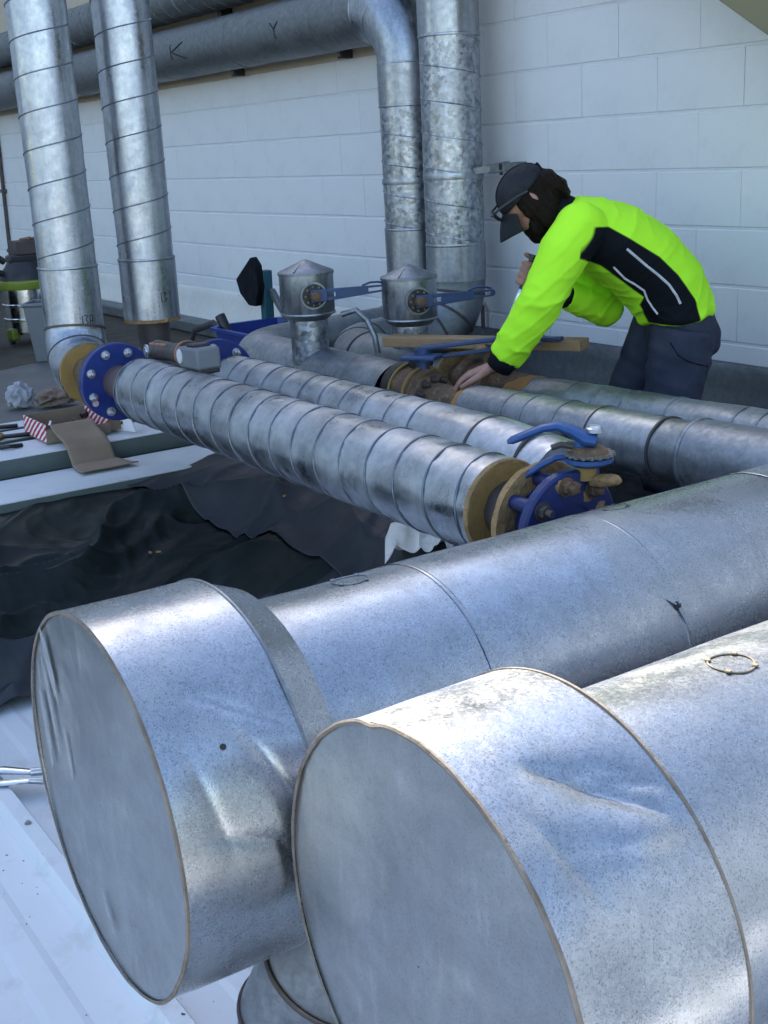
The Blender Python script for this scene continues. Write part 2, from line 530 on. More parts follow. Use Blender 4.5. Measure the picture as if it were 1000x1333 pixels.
def roof_sheet(y0, ribs, x0, x1):
    mb = MB()
    prof = []
    for i in range(ribs):
        prof += [(y0 + i * PITCHY + a, b) for a, b in (RIB if i == ribs - 1 else RIB[:-1])]
    vs = []
    for y, z in prof:
        for x in (x0, x1):
            vs.append((x, y, z))
    fs = [(2 * i, 2 * i + 1, 2 * i + 3, 2 * i + 2) for i in range(len(prof) - 1)]
    mb.add(vs, fs)
    return mb.build('roof_sheet', 'roof_white', roof, smooth=0)


yy = 0.622 - PITCHY * 3 * 10
while yy < 3.3:
    s = roof_sheet(yy, 3, -13.5, 9)
    s.location.z = 0.0006 * random.random()
    yy += PITCHY * 3
scr = None
for xs, ys in ((-2.62, 0.656), (-1.93, 0.656), (-3.2, 0.656), (-2.62, 0.968), (-3.2, 0.968), (-2.0, 0.344), (-2.62, 0.344)):
    if scr is None:
        mb = MB().lathe((0, 0, 0), (0, 0, 1), [(0, 0.0085), (0.002, 0.0085), (0.002, 0.005), (0.007, 0.0045)], 12)
        scr = mb.mesh('screw'); scr.materials.append(M['screw'])
    so = bpy.data.objects.new('screw', scr); col.objects.link(so); so.parent = roof; so.location = (xs, ys, 0.0302)

# raised deck at the back left
deck = MB().bbox((-13.5, -4.0, 0.002), (-4.98, 3.30, 0.455)).build('deck', 'brown_mat', smooth=0)
tag(deck, kind='structure')
o = MB().grid(lambda a, b: Vector((-6.45 + 1.45 * a + 0.25 * math.sin(b * 5) * (1 - a), -0.5 + 3.2 * b,
                                   0.463 + 0.010 * nz(a * 4, b * 8, 3) + 0.004 * nz(a * 16, b * 30, 1))), 40, 80).build('floor_sheet', 'floor_sheet', thick=0.003)
tag(o, kind='structure')

# box gutter and flashing at the wall foot
fl = tag(bpy.data.objects.new('wall_flashing', None), 'pale galvanised flashing strip along the foot of the block wall', 'flashing'); col.objects.link(fl)
ORG['wall_flashing'] = Vector((0, 0, 0))
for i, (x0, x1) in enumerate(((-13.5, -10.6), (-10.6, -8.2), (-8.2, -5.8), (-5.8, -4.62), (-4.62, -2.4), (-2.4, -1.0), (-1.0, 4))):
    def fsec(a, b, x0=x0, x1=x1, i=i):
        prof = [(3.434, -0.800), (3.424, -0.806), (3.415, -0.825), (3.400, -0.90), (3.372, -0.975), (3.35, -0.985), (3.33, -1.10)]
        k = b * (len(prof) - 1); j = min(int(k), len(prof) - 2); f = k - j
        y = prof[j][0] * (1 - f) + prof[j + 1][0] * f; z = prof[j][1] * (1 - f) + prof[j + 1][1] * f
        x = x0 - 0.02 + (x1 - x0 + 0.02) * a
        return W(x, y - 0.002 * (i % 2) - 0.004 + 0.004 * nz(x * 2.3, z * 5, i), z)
    MB().grid(fsec, 40, 18).build('flashing_sheet', 'flashing' if x0 < -5 else 'flashing_dark', fl, thick=0.0012)
    if i in (1, 2, 3):
        for xs in (x0 + 0.5, x0 + 1.4):
            MB().lathe(W(xs, 3.42, -0.823), (0, -1, 0), [(0, 0.009), (0.004, 0.009), (0.010, 0.004)], 10).build('rivet', 'screw', fl)
gut = MB()
gut.bbox((-13.4, 3.18, 0.457), (-4.6, 3.31, 0.53))
o = gut.build('gutter_edge', 'galv_overhead', None, bevel=0.01)
tag(o, 'long grey metal gutter edge beneath the wall flashing', 'gutter')

# ------------------------------------------------------------------ block wall
YW = 3.436
wall = thing('block_wall', 'long painted white concrete block wall behind the pipes', 'wall', (-4, YW, 0))
MB().bbox((-13.5, YW + 0.0035, -1.0), (9, YW + 0.2, 3.0)).build('mortar_bed', 'mortar', wall, smooth=0)
BW, BH = 0.4, 0.2


def block_mesh(seed):
    bm = bmesh.new()
    w, h, d = BW - (0.0012, 0.002, 0.003)[seed], BH - 0.008, 0.05
    r = random.Random(seed)
    vs = [bm.verts.new((x * w / 2, y, z * h / 2)) for x in (-1, 1) for y in (0, d) for z in (-1, 1)]
    for f in ((0, 1, 3, 2), (4, 6, 7, 5), (0, 4, 5, 1), (0, 2, 6, 4), (1, 5, 7, 3)):
        bm.faces.new([vs[i] for i in f])
    bmesh.ops.recalc_face_normals(bm, faces=bm.faces)
    ed = [e for e in bm.edges if all(v.co.y == 0 for v in e.verts) and abs(e.verts[0].co.z - e.verts[1].co.z) < 1e-4]
    bmesh.ops.bevel(bm, geom=ed, offset=0.004, segments=1, affect='EDGES', profile=0.5)
    me = bpy.data.meshes.new('block'); bm.to_mesh(me); bm.free()
    me.materials.append(M['wall_paint'])
    return me


bmeshes = [block_mesh(i) for i in range(3)]
Minv = cam.matrix_world.inverted()


def in_frame(p, mx=1.12, my=1.12):
    q = Minv @ Vector(p)
    if q.z > -0.1:
        return False
    return abs(q.x / -q.z) < 500 / 1600 * mx and abs(q.y / -q.z) < 667 / 1600 * my


nblk = 0
for r in range(-5, 9):
    z0 = 0.068 + BH * r
    for k in range(-25, 10):
        x0 = -3.96 + BW * k + (BW / 2 if r % 2 == 0 else 0)
        c = W(x0 + BW / 2, YW, z0 + BH / 2)
        if not in_frame(c):
            continue
        o = bpy.data.objects.new('block', random.choice(bmeshes)); col.objects.link(o); o.parent = wall
        o.location = c - Vector((-4, YW, 0)) + Vector((0, random.uniform(-0.0006, 0.0006), 0))
        o.rotation_euler = (random.uniform(-.002, .002), 0, random.uniform(-.001, .001))
        nblk += 1
print('blocks', nblk)
MB().bbox(W(-13.4, YW - 0.016, 0.425), W(-4.93, YW - 0.006, 1.49)).build('upper_board', 'beige_paint', wall, smooth=0)
# capping of the wall
eave = MB().bbox((-13.6, YW - 0.05, 3.001), (9, 9, 3.08)).build('roof_capping', 'beige_paint', None, smooth=0)
tag(eave, 'beige metal capping along the top of the block wall', 'capping')
o = MB().prism([W(-3.45, 3.06, 0.811), W(-2.0, 3.06, -0.09), W(-1.7, 3.06, 0.15), W(-3.2, 3.06, 1.0)], (0, 0.36, 0)).build('sloping_beam', 'olive_paint', None, smooth=0, bevel=0.004)
tag(o, 'olive brown sloping beam at the upper right corner of the wall', 'beam')
# conduit on the far left of the wall
cd = thing('wall_conduit', 'thin dark vertical conduit on the far left of the wall', 'conduit', (-11.2, YW, 0))
MB().sweep([W(-11.1, YW - 0.02, 1.5), W(-11.3, YW - 0.02, -0.8)], 0.016, 8).build('tube', 'dark_steel', cd)
for z in (0.6, -0.2, -0.72):
    MB().box(W(-11.18 - 0.08 * (0.5 - z), YW - 0.02, z), (0.07, 0.045, 0.03)).build('clip', 'dark_steel', cd, smooth=0)
# small U handle on the wall behind the worker's arm
mb = MB()
mb.sweep([W(-4.485, YW - 0.02, -0.80), W(-4.485, YW - 0.02, -0.715), W(-4.47, YW - 0.02, -0.70), W(-4.41, YW - 0.02, -0.695), W(-4.395, YW - 0.02, -0.71), W(-4.395, YW - 0.02, -0.80)], 0.009, 8)
o = mb.build('wall_hoop', 'dark_steel', None)
tag(o, 'small dark hoop fixed low on the wall beside the large riser', 'hoop')

# ================================================================== DUCT AND PIPE BUILDERS
def dents(seed, amp, wl=0.25, extra=(), creases=()):
    """radial offset: soft oil-canning plus named dents (t, theta, st, sth, depth)"""
    def f(t, th):
        x, y = math.cos(th) * 0.3, math.sin(th) * 0.3
        d = amp * (nz(t / wl, x / wl + seed * 3.1, y / wl) + 0.5 * nz(t / wl * 2.3, x / wl * 2.3 + seed, y / wl * 2.3))
        for (t0, th0, st, sth, dep) in extra:
            dt = (t - t0) / st
            da = (th - th0 + math.pi) % (2 * math.pi) - math.pi
            da /= sth
            d += dep * math.exp(-(dt * dt + da * da))
        for (ta, qa_, tb_, qb_, wd, dep) in creases:      # straight folds: sharp valley between two points of the sheet
            q = (th + math.pi) % (2 * math.pi) - math.pi
            ex, ey = tb_ - ta, (qb_ - qa_) * 0.25
            px, py = t - ta, (q - qa_) * 0.25
            k = max(0, min(1, (px * ex + py * ey) / (ex * ex + ey * ey)))
            dist = math.hypot(px - ex * k, py - ey * k)
            d += dep * math.sin(math.pi * (0.15 + 0.7 * k)) * math.exp(-dist / wd)
        return d
    return f


def tube_mb(p0, p1, r, seg=48, step=0.03, dent=None, caps=False, r1=None):
    p0 = Vector(p0); p1 = Vector(p1)
    L = (p1 - p0).length
    n = max(1, int(L / step))
    r1 = r if r1 is None else r1
    return MB().lathe(p0, p1 - p0, [(L * i / n, r + (r1 - r) * i / n) for i in range(n + 1)], seg, caps, dent)


def ring_mb(p, axis, r, w=0.006, h=0.004, seg=48):
    return MB().lathe(p, axis, [(-w / 2, r - 0.003), (-w / 2, r + h * 0.6), (-w / 4, r + h), (w / 4, r + h), (w / 2, r + h * 0.6), (w / 2, r - 0.003)], seg, False)


def helix_mb(p0, p1, r, pitch, seg=40, rad=0.0034, phase=0.0, hand=1):
    p0 = Vector(p0); p1 = Vector(p1)
    a = (p1 - p0); L = a.length; a.normalize()
    e1 = Vector((1, 0, 0)) if abs(a.z) > 0.9 else Vector((0, 0, 1))
    e1 = (e1 - a * e1.dot(a)).normalized(); e2 = a.cross(e1)
    n = int(L / pitch * seg)
    pts = []
    for i in range(n + 1):
        t = L * i / n
        th = phase + hand * 2 * math.pi * t / pitch
        pts.append(p0 + a * t + (e1 * math.cos(th) + e2 * math.sin(th)) * (r + 0.0006))
    return MB().sweep(pts, rad, 6, True)


def annulus_mb(p, axis, r0, r1, t, seg=48, rough=0.0, seed=0):
    """thick ring: inner r0, outer r1, thickness t along axis"""
    def dn(tt, th):
        return rough * nz(math.cos(th) * 6, math.sin(th) * 6, tt * 30 + seed)
    prof = [(0, r0), (0, (r0 * 2 + r1) / 3), (0, (r0 + 2 * r1) / 3), (0, r1), (t, r1), (t, (r0 + 2 * r1) / 3), (t, (r0 * 2 + r1) / 3), (t, r0), (0, r0)]
    mb = MB().lathe(p, axis, prof, seg, False, dn if rough else None)
    return mb


def marks(parent, axis_p, axis, r, strokes, width=0.0018, mat='ink'):
    """pen strokes on a pipe; strokes are polylines of (t along axis, angle)"""
    a = Vector(axis).normalized()
    e1 = Vector((1, 0, 0)) if abs(a.z) > 0.9 else Vector((0, 0, 1))
    e1 = (e1 - a * e1.dot(a)).normalized(); e2 = a.cross(e1)
    mb = MB()
    for st in strokes:
        pts = []
        for (t0, q0), (t1, q1) in zip(st, st[1:]):
            for i in range(4):
                f = i / 4
                pts.append((t0 + (t1 - t0) * f, q0 + (q1 - q0) * f))
        pts.append(st[-1])
        mb.sweep([Vector(axis_p) + a * t + (e1 * math.cos(q) + e2 * math.sin(q)) * (r + 0.0004) for t, q in pts], width, 6)
    return mb.build('pen_mark', mat, parent)


def hexbolt(parent, p, axis, r=0.016, mat='zinc_bolt'):
    a = Vector(axis).normalized()
    b = MB().lathe(p, a, [(0, r * 1.15), (0.003, r * 1.15)], 16).build('bolt', mat, parent)
    MB().lathe(Vector(p) + a * 0.003, a, [(0, r * 0.85), (0.009, r * 0.85), (0.011, r * 0.72)], 6).build('nut', mat, b, smooth=20)
    MB().lathe(Vector(p) + a * 0.012, a, [(0, r * 0.45), (0.014, r * 0.45), (0.016, r * 0.35)], 10).build('stud', mat, b)
    return b


def flange(parent, p, axis, r_in, r_out, t, n=8, bolt_r=None, phase=0.2, both=True, mat='flange_blue'):
    a = Vector(axis).normalized(); p = Vector(p)
    f = MB().lathe(p, a, [(-t / 2, r_in), (-t / 2, r_out - 0.003), (-t / 2 + 0.003, r_out), (t / 2 - 0.003, r_out), (t / 2, r_out - 0.003), (t / 2, r_in), (-t / 2, r_in)], 56, False).build('flange', mat, parent, smooth=30)
    e1 = Vector((0, 0, 1)); e1 = (e1 - a * e1.dot(a)).normalized(); e2 = a.cross(e1)
    bolt_r = bolt_r or (r_out - 0.026)
    for k in range(n):
        th = phase + 2 * math.pi * k / n
        c = p + (e1 * math.cos(th) + e2 * math.sin(th)) * bolt_r
        hexbolt(f, c + a * t / 2, a, 0.013)
        if both:
            hexbolt(f, c - a * t / 2, -a, 0.013)
    return f


# ================================================================== OVERHEAD PIPES AND RISERS ON THE WALL
# lower overhead pipe with elbow into the small riser
RS, RSX, RSY = 0.13, -4.70, 3.27
ov = thing('overhead_pipe', 'lower of the two grey overhead pipes, turning down into the narrow riser by elbow', 'pipe', (-4.7, 3.28, 0))
OZ = 0.589
pts = dense(W(-13, 3.28, OZ), W(RSX - 0.24, 3.28, OZ), 0.06)
sd = dents(3, 0.003, 0.3)
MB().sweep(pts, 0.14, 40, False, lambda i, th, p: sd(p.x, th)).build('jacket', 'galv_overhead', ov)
for x in (-12.2, -11.0, -9.8, -8.6, -7.4, -6.2, -5.32):
    ring_mb(W(x, 3.28, OZ), (1, 0, 0), 0.14, 0.012, 0.003).build('seam', 'galv_overhead', ov)
ang = [0, 22.5, 22.5, 45, 45, 67.5, 67.5, 90]
epts = [W(RSX - 0.24 + 0.24 * math.sin(math.radians(t)), 3.275, OZ - 0.24 + 0.24 * math.cos(math.radians(t))) for t in range(0, 91, 15)] + [W(RSX, 3.272, OZ - 0.262)]
elb = MB().sweep(epts, [0.142] * 4 + [0.138, 0.134, 0.1335, 0.1335], 40, False).build('elbow', 'galv_riser', ov)
for t in (0, 30, 60, 90):
    a = math.radians(t)
    ring_mb(W(RSX - 0.24 + 0.24 * math.sin(a), 3.275, OZ - 0.24 + 0.24 * math.cos(a)), (math.cos(a), 0, -math.sin(a)), 0.141 if t < 60 else 0.134, 0.008, 0.003).build('elbow_seam', 'galv_riser', elb)
zt = OZ - 0.24
MB().lathe(W(RSX, RSY, 0), (0, 0, 1), [(zt, 0.132), (0.172, 0.132)], 40, False, dents(4, 0.001)).build('sleeve', 'galv_riser', ov)
MB().lathe(W(RSX, RSY, 0), (0, 0, 1), [(0.178 - 0.02 * i, 0.129) for i in range(28)], 40, False, dents(5, 0.0015)).build('spangled_section', 'galv_spangle', ov)
MB().lathe(W(RSX, RSY, 0), (0, 0, 1), [(-0.355 - 0.04 * i, 0.132) for i in range(9)], 40, False, dents(6, 0.0015)).build('lower_sleeve', 'galv_riser', ov)
for z in (0.172, -0.357):
    ring_mb(W(RSX, RSY, z), (0, 0, 1), 0.131, 0.01, 0.003).build('seam', 'galv_riser', ov)
helix_mb(W(RSX, RSY, 0.17), W(RSX, RSY, -0.35), 0.129, 0.13, 36, 0.003, 0.6, -1).build('spiral_seam', 'galv_spangle', ov)
ring_mb(W(RSX, RSY, -0.148), (0, 0, 1), 0.131, 0.026, 0.003).build('strap', 'galv_riser', ov)
# pen marks: K and Y
AX = W(-4.7, 3.28, OZ)
# e1 = Z, e2 = X x Z = -Y, so positive angles turn towards the camera side
marks(ov, AX, (1, 0, 0), 0.14, [[(-2.16, 1.35), (-2.16, 1.95)], [(-2.00, 1.35), (-2.15, 1.65), (-1.99, 1.98)]], 0.0045)
marks(ov, AX, (1, 0, 0), 0.14, [[(-0.98, 1.40), (-0.94, 1.62), (-0.90, 1.40)], [(-0.94, 1.62), (-0.94, 1.95)]], 0.004)
for x in (-9.4, -8.0, -6.53, -5.39):
    b = MB().bbox(W(x - 0.022, 3.355, OZ - 0.165), W(x + 0.022, YW - 0.017, OZ - 0.105)).build('bracket', 'black_iron', ov, bevel=0.003)
    MB().bbox(W(x - 0.010, 3.350, OZ - 0.155), W(x + 0.010, 3.355, OZ - 0.135)).build('nut', 'screw', b, smooth=0)

ov2 = thing('overhead_pipe', 'upper of the two grey overhead pipes along the top of the wall', 'pipe', (-6, 3.3, 0))
O2Z = 0.896
sd2 = dents(8, 0.003, 0.3)
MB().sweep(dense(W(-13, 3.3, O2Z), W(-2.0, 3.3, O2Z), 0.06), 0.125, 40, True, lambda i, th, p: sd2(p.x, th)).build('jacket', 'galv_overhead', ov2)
helix_mb(W(-9, 3.3, O2Z), W(-5, 3.3, O2Z), 0.125, 0.16, 30, 0.003).build('spiral_seam', 'galv_overhead', ov2)
for x in (-10.2, -8.4, -6.62, -5.1):
    MB().bbox(W(x - 0.022, 3.345, O2Z - 0.165), W(x + 0.022, YW - 0.017, O2Z - 0.11)).build('bracket', 'black_iron', ov2, bevel=0.003)

# large riser with elbow running out to the rear pipe
RLX, RLY, RL = -4.32, 3.22, 0.125
rl = thing('riser_pipe', 'wide galvanised riser pipe standing against the wall, strapped to it', 'pipe', (RLX, RLY, 0))
MB().lathe(W(RLX, RLY, 0), (0, 0, 1), [(1.4 - 0.05 * i, RL + 0.002) for i in range(20)] + [(0.425, RL + 0.002)], 44, False, dents(10, 0.001)).build('upper_sleeve', 'galv_riser', rl)
MB().lathe(W(RLX, RLY, 0), (0, 0, 1), [(0.43 - 0.02 * i, RL) for i in range(44)], 44, False, dents(11, 0.0015)).build('spangled_section', 'galv_spangle', rl)
MB().lathe(W(RLX, RLY, 0), (0, 0, 1), [(-0.41 - 0.03 * i, RL + 0.003) for i in range(5)] + [(-0.56, RL + 0.003)], 44, False, dents(12, 0.0015)).build('lower_sleeve', 'galv_riser', rl)
for z in (0.425, -0.41):
    ring_mb(W(RLX, RLY, z), (0, 0, 1), RL + 0.001, 0.012, 0.003).build('seam', 'galv_riser', rl)
helix_mb(W(RLX, RLY, 0.42), W(RLX, RLY, -0.40), RL, 0.135, 36, 0.003, 0.2, -1).build('spiral_seam', 'galv_spangle', rl)
st_ = ring_mb(W(RLX, RLY, -0.128), (0, 0, 1), RL + 0.001, 0.028, 0.003).build('strap', 'galv_riser', rl)
MB().beam(W(RLX + 0.03, RLY - RL + 0.004, -0.128), W(-4.15, YW - 0.13, -0.105), 0.006, 0.026).build('strap_arm', 'galv_overhead', rl, smooth=0)
MB().beam(W(-4.175, YW - 0.13, -0.108), W(-4.085, YW - 0.115, -0.097), 0.040, 0.036).build('wall_channel', 'galv_overhead', rl, smooth=0)
MB().bbox(W(-4.105, YW - 0.142, -0.112), W(-4.092, YW - 0.137, -0.086)).build('channel_slot', 'black_iron', rl, smooth=0)
MB().beam(W(-4.11, YW - 0.1, -0.10), W(-4.11, YW - 0.002, -0.10), 0.03, 0.03).build('wall_bracket', 'galv_overhead', rl, smooth=0)

# ================================================================== REAR PIPES (behind the spiral pair)
P4Y, P4Z, P4R = 2.58, -0.795, 0.10
p4 = thing('rear_pipe', 'dull curved pipe bend running from the wide riser, behind the timber', 'pipe', (-4.0, 2.8, 0))
path = [W(RLX, RLY, -0.56)]
path += [W(RLX, RLY - 0.22 + 0.22 * math.cos(a), -0.575 - 0.22 * math.sin(a)) for a in [math.radians(t) for t in range(0, 91, 10)]]
path += [W(RLX + 0.27 - 0.27 * math.cos(a), P4Y + 0.27 - 0.27 * math.sin(a), -0.795) for a in [math.radians(t) for t in range(0, 91, 10)]]
n_ = len(path)
MB().sweep(path, [0.125 - 0.018 * min(1, i / (n_ - 1)) for i in range(n_)], 40, False).build('bend', 'galv_weathered', p4)
for i in (2, 5, 8, 11, 14, 17, 20):
    t = (path[min(i + 1, n_ - 1)] - path[i - 1]).normalized()
    ring_mb(path[i], t, 0.125 - 0.018 * i / (n_ - 1), 0.012, 0.003).build('bend_seam', 'dark_steel', p4)
tube_mb(W(RLX + 0.27, P4Y, P4Z), W(-3.47, P4Y, P4Z), 0.107, dent=dents(20, 0.002)).build('jacket', 'galv_weathered', p4)
annulus_mb(W(-3.47, P4Y, P4Z), (1, 0, 0), 0.055, 0.106, 0.012, rough=0.006).build('foam_end', 'foam_torn', p4)
tube_mb(W(-3.5, P4Y, P4Z), W(-3.05, P4Y, P4Z), 0.056, dent=dents(22, 0.003, 0.05)).build('bare_pipe', 'rusty', p4)

P3Y, P3Z = 2.33, -0.815
p3 = thing('rear_pipe', 'thick dull pipe with rounded left bend under the left capped housing', 'pipe', (-4.2, 2.5, 0))
path = [W(RSX, RSY, -0.62)]
path += [W(RSX, RSY - 0.2 + 0.2 * math.cos(a), -0.615 - 0.2 * math.sin(a)) for a in [math.radians(t) for t in range(0, 91, 10)]]
path += [W(RSX + 0.05, 2.8, P3Z)]
path += [W(-4.42 - 0.2 * math.cos(a), P3Y + 0.2 - 0.2 * math.sin(a), P3Z) for a in [math.radians(t) for t in range(0, 91, 10)]]
n_ = len(path)
MB().sweep(path, [0.128 - 0.014 * i / (n_ - 1) for i in range(n_)], 40, False).build('bend', 'galv_weathered', p3)
sdn = dents(25, 0.004, 0.14, ((0.75, 5.6, 0.06, 0.5, -0.012), (0.35, 0.9, 0.08, 0.4, -0.006)))
tube_mb(W(-4.44, P3Y, P3Z), W(-3.52, P3Y, P3Z - 0.01), 0.114, dent=sdn).build('jacket', 'galv_dull', p3)
tube_mb(W(-3.70, P3Y, P3Z - 0.006), W(-3.47, P3Y, P3Z - 0.01), 0.1165, dent=sdn).build('end_wrap', 'galv_weathered', p3)

# right hand rear pipes
p3r = thing('rear_pipe', 'dull jointed pipe under the worker’s left hand, running to the right', 'pipe', (-2.4, P3Y, 0))
A3, B3 = W(-3.05, P3Y, -0.817), W(-1.62, P3Y, -0.782)


def on3(x):
    f = (x - A3.x) / (B3.x - A3.x)
    return A3.lerp(B3, f)


tube_mb(on3(-3.05), on3(-2.46), 0.085, dent=dents(30, 0.003, 0.12)).build('jacket', 'galv_dull', p3r)
tube_mb(on3(-2.47), on3(-2.22), 0.0865, dent=dents(31, 0.0015)).build('smooth_band', 'galv_riser', p3r)
tube_mb(on3(-2.23), on3(-2.10), 0.083, dent=dents(32, 0.002)).build('coupling', 'galv_weathered', p3r)
tube_mb(on3(-2.11), on3(-1.58), 0.096, dent=dents(33, 0.002)).build('end_jacket', 'galv_dull', p3r)
for x in (-2.83, -2.74, -2.60, -2.46, -2.22):
    ring_mb(on3(x), B3 - A3, 0.086, 0.008, 0.0025).build('seam', 'dark_steel' if x > -2.5 else 'galv_weathered', p3r)
ring_mb(on3(-2.11), B3 - A3, 0.0955, 0.014, 0.003).build('collar', 'galv_dull', p3r)
annulus_mb(on3(-3.075), B3 - A3, 0.03, 0.083, 0.03, rough=0.008).build('foam_end', 'orange_foam', p3r)

p4r = thing('rear_pipe', 'slim dull jointed pipe nearest the worker’s legs', 'pipe', (-2.4, 2.56, 0))
A4, B4 = W(-3.06, 2.56, -0.815), W(-1.6, 2.56, -0.778)


def on4(x):
    f = (x - A4.x) / (B4.x - A4.x)
    return A4.lerp(B4, f)


tube_mb(on4(-3.02), on4(-1.6), 0.080, dent=dents(35, 0.003, 0.12)).build('jacket', 'galv_dull', p4r)
for x in (-2.82, -2.70, -2.58, -2.40, -2.16, -2.08):
    ring_mb(on4(x), B4 - A4, 0.080, 0.007, 0.0025).build('seam', 'galv_weathered', p4r)
MB().lathe(on4(-3.16), B4 - A4, [(0, 0.045), (0.03, 0.062), (0.09, 0.078), (0.15, 0.081)], 30, True, lambda t, th: 0.008 * nz(t * 30, th * 2, 1)).build('foam_end', 'orange_foam', p4r)

# ------------------------------------------------------------------ capped valve housings with blue levers
def housing(label, x, y, ztop, zbase, r=0.101):
    h = thing('valve_housing', label, 'valve housing', W(x, y, zbase), 'capped valve housings on the rear pipes')
    c = W(x, y, 0)
    MB().lathe(c, (0, 0, 1), [(ztop - 0.208, r * 0.98), (ztop - 0.205, r), (ztop - 0.062, r)], 44, False, dents(x * 3, 0.0012)).build('drum', 'galv_riser', h)
    MB().lathe(c, (0, 0, 1), [(ztop - 0.064, r + 0.004), (ztop - 0.056, r + 0.004), (ztop - 0.052, r), (ztop - 0.014, 0.012), (ztop - 0.012, 0.002)], 44, True, dents(x, 0.001)).build('conical_cap', 'galv_dull', h)
    MB().beam(W(x, y, ztop - 0.012), W(x + 0.055, y - r * 0.82, ztop - 0.049), 0.003, 0.003).build('cap_seam', 'galv_dull', h)
    MB().lathe(c, (0, 0, 1), [(ztop - 0.232, r * 0.69), (ztop - 0.228, r * 0.78), (ztop - 0.206, r * 0.99)], 44, False).build('taper', 'galv_overhead', h)
    MB().lathe(c, (0, 0, 1), [(zbase, r * 0.71)] + [(zbase + (ztop - 0.231 - zbase) * i / 6, r * 0.70) for i in range(7)], 36, False, dents(x + 1, 0.0012)).build('neck', 'galv_spangle', h)
    ring_mb(W(x, y, ztop - 0.207), (0, 0, 1), r, 0.008, 0.003).build('rim', 'galv_riser', h)
    # gearbox face towards the camera-right
    d = Vector((0.96, -0.28, 0)).normalized()
    p = W(x, y, ztop - 0.135) + d * (r * 0.94)
    g = MB().lathe(p, d, [(0, 0.050), (0.010, 0.050), (0.010, 0.040)], 28).build('cover_ring', 'galv_dull', h)
    MB().lathe(p + d * 0.008, d, [(0, 0.042), (0.012, 0.042), (0.014, 0.03)], 28).build('notch_plate', 'black_iron', h)
    sd_ = d.cross(Vector((0, 0, 1)))
    for k in range(9):
        a = 2 * math.pi * k / 9
        q = p + d * 0.022 + (sd_ * math.cos(a) + Vector((0, 0, 1)) * math.sin(a)) * 0.034
        MB().lathe(q, d, [(0, 0.005), (0.004, 0.004)], 8).build('screw', 'grimy_zinc', g)
    MB().lathe(p + d * 0.02, d, [(0, 0.020), (0.03, 0.018), (0.034, 0.010)], 14).build('spindle', 'rusty', h)
    # lever
    ld = Vector((0.44, 0.89, 0.06)).normalized()
    q = p + d * 0.035
    nrm = d
    L = 0.31
    lv = MB()
    upv = Vector((0, 0, 1))
    for (a0, a1, h0, h1) in ((0.0, 0.09, 0.026, 0.022), ):
        pass
    outline = [(-0.018, 0.024), (0.03, 0.024), (0.12, 0.016), (0.29, 0.012), (0.31, 0.0), (0.29, -0.010), (0.12, -0.014), (0.03, -0.022), (-0.018, -0.022)]
    slot = [(0.06, 0.007), (0.10, 0.006), (0.10, -0.004), (0.06, -0.005)]
    th_ = d * 0.007
    # plate drawn as two rails plus bridges so that the slots are real openings
    def pt(a, b):
        return q + ld * a * 0.86 + upv * b
    lv.prism([pt(-0.02, 0.024), pt(0.05, 0.023), pt(0.05, -0.021), pt(-0.02, -0.022)], th_)
    lv.prism([pt(0.05, 0.023), pt(0.31, 0.012), pt(0.31, 0.006), pt(0.05, 0.009)], th_)
    lv.prism([pt(0.05, -0.008), pt(0.31, -0.005), pt(0.31, -0.011), pt(0.05, -0.021)], th_)
    lv.prism([pt(0.085, 0.016), pt(0.225, 0.010), pt(0.225, -0.009), pt(0.085, -0.014)], th_)
    lv.prism([pt(0.295, 0.008), pt(0.315, 0.006), pt(0.315, -0.006), pt(0.295, -0.008)], th_)
    lo = lv.build('lever', 'lever_blue', h, bevel=0.002)
    trig = MB().sweep([pt(0.20, 0.018), pt(0.235, 0.026), pt(0.27, 0.024), pt(0.30, 0.016)], (0.004, 0.004), 8)
    trig.build('trigger', 'lever_blue', lo)
    return h


hh = housing('left capped cylindrical housing with conical lid and blue lever', -4.02, 2.30, -0.370, -0.76)
MB().sweep([W(-3.88, 2.36, -0.58), W(-3.84, 2.40, -0.565), W(-3.80, 2.42, -0.60), W(-3.77, 2.43, -0.66), W(-3.77, 2.44, -0.72)], 0.011, 10).build('drain_hose', 'galv_dull', hh)
housing('right capped cylindrical housing with conical lid and blue lever, above the timber', -3.755, 2.58, -0.400, -0.76)

# ------------------------------------------------------------------ butterfly valve between the rear pipe ends
mv = thing('pipe_valve', 'rusty butterfly valve with blue lever, under the worker’s left hand', 'valve', W(-3.25, P3Y, -0.9))
MB().lathe(W(-3.455, P3Y, -0.80), (1, 0, 0), [(0, 0.05), (0, 0.098), (0.045, 0.102), (0.05, 0.09), (0.05, 0.05)], 40, False).build('clamp_ring', 'black_iron', mv)
ring_mb(W(-3.40, P3Y, -0.80), (1, 0, 0), 0.100, 0.008, 0.004).build('seal_ring', 'foam', mv)
MB().lathe(W(-3.40, P3Y, -0.80), (1, 0, 0), [(0, 0.094), (0.03, 0.088), (0.06, 0.082), (0.10, 0.090), (0.105, 0.07)], 40, True, lambda t, th: 0.006 * nz(t * 20, th * 1.6, 2)).build('body', 'rusty', mv)
ring_mb(W(-3.325, P3Y, -0.80), (1, 0, 0), 0.094, 0.008, 0.005).build('seal_ring', 'foam', mv)
MB().lathe(W(-3.30, P3Y, -0.81), (1, 0, 0), [(0, 0.086), (0.03, 0.085), (0.032, 0.06), (0.16, 0.058), (0.25, 0.058)], 36, True, lambda t, th: 0.004 * nz(t * 26, th * 2, 5)).build('stub_pipe', 'rusty', mv)
for k in range(5):
    a = -0.5 + k * 0.55
    c = W(-3.27, P3Y - math.sin(a) * 0.07, -0.81 + math.cos(a) * 0.07)
    hexbolt(mv, c, (1, 0, 0), 0.012, 'dark_steel')
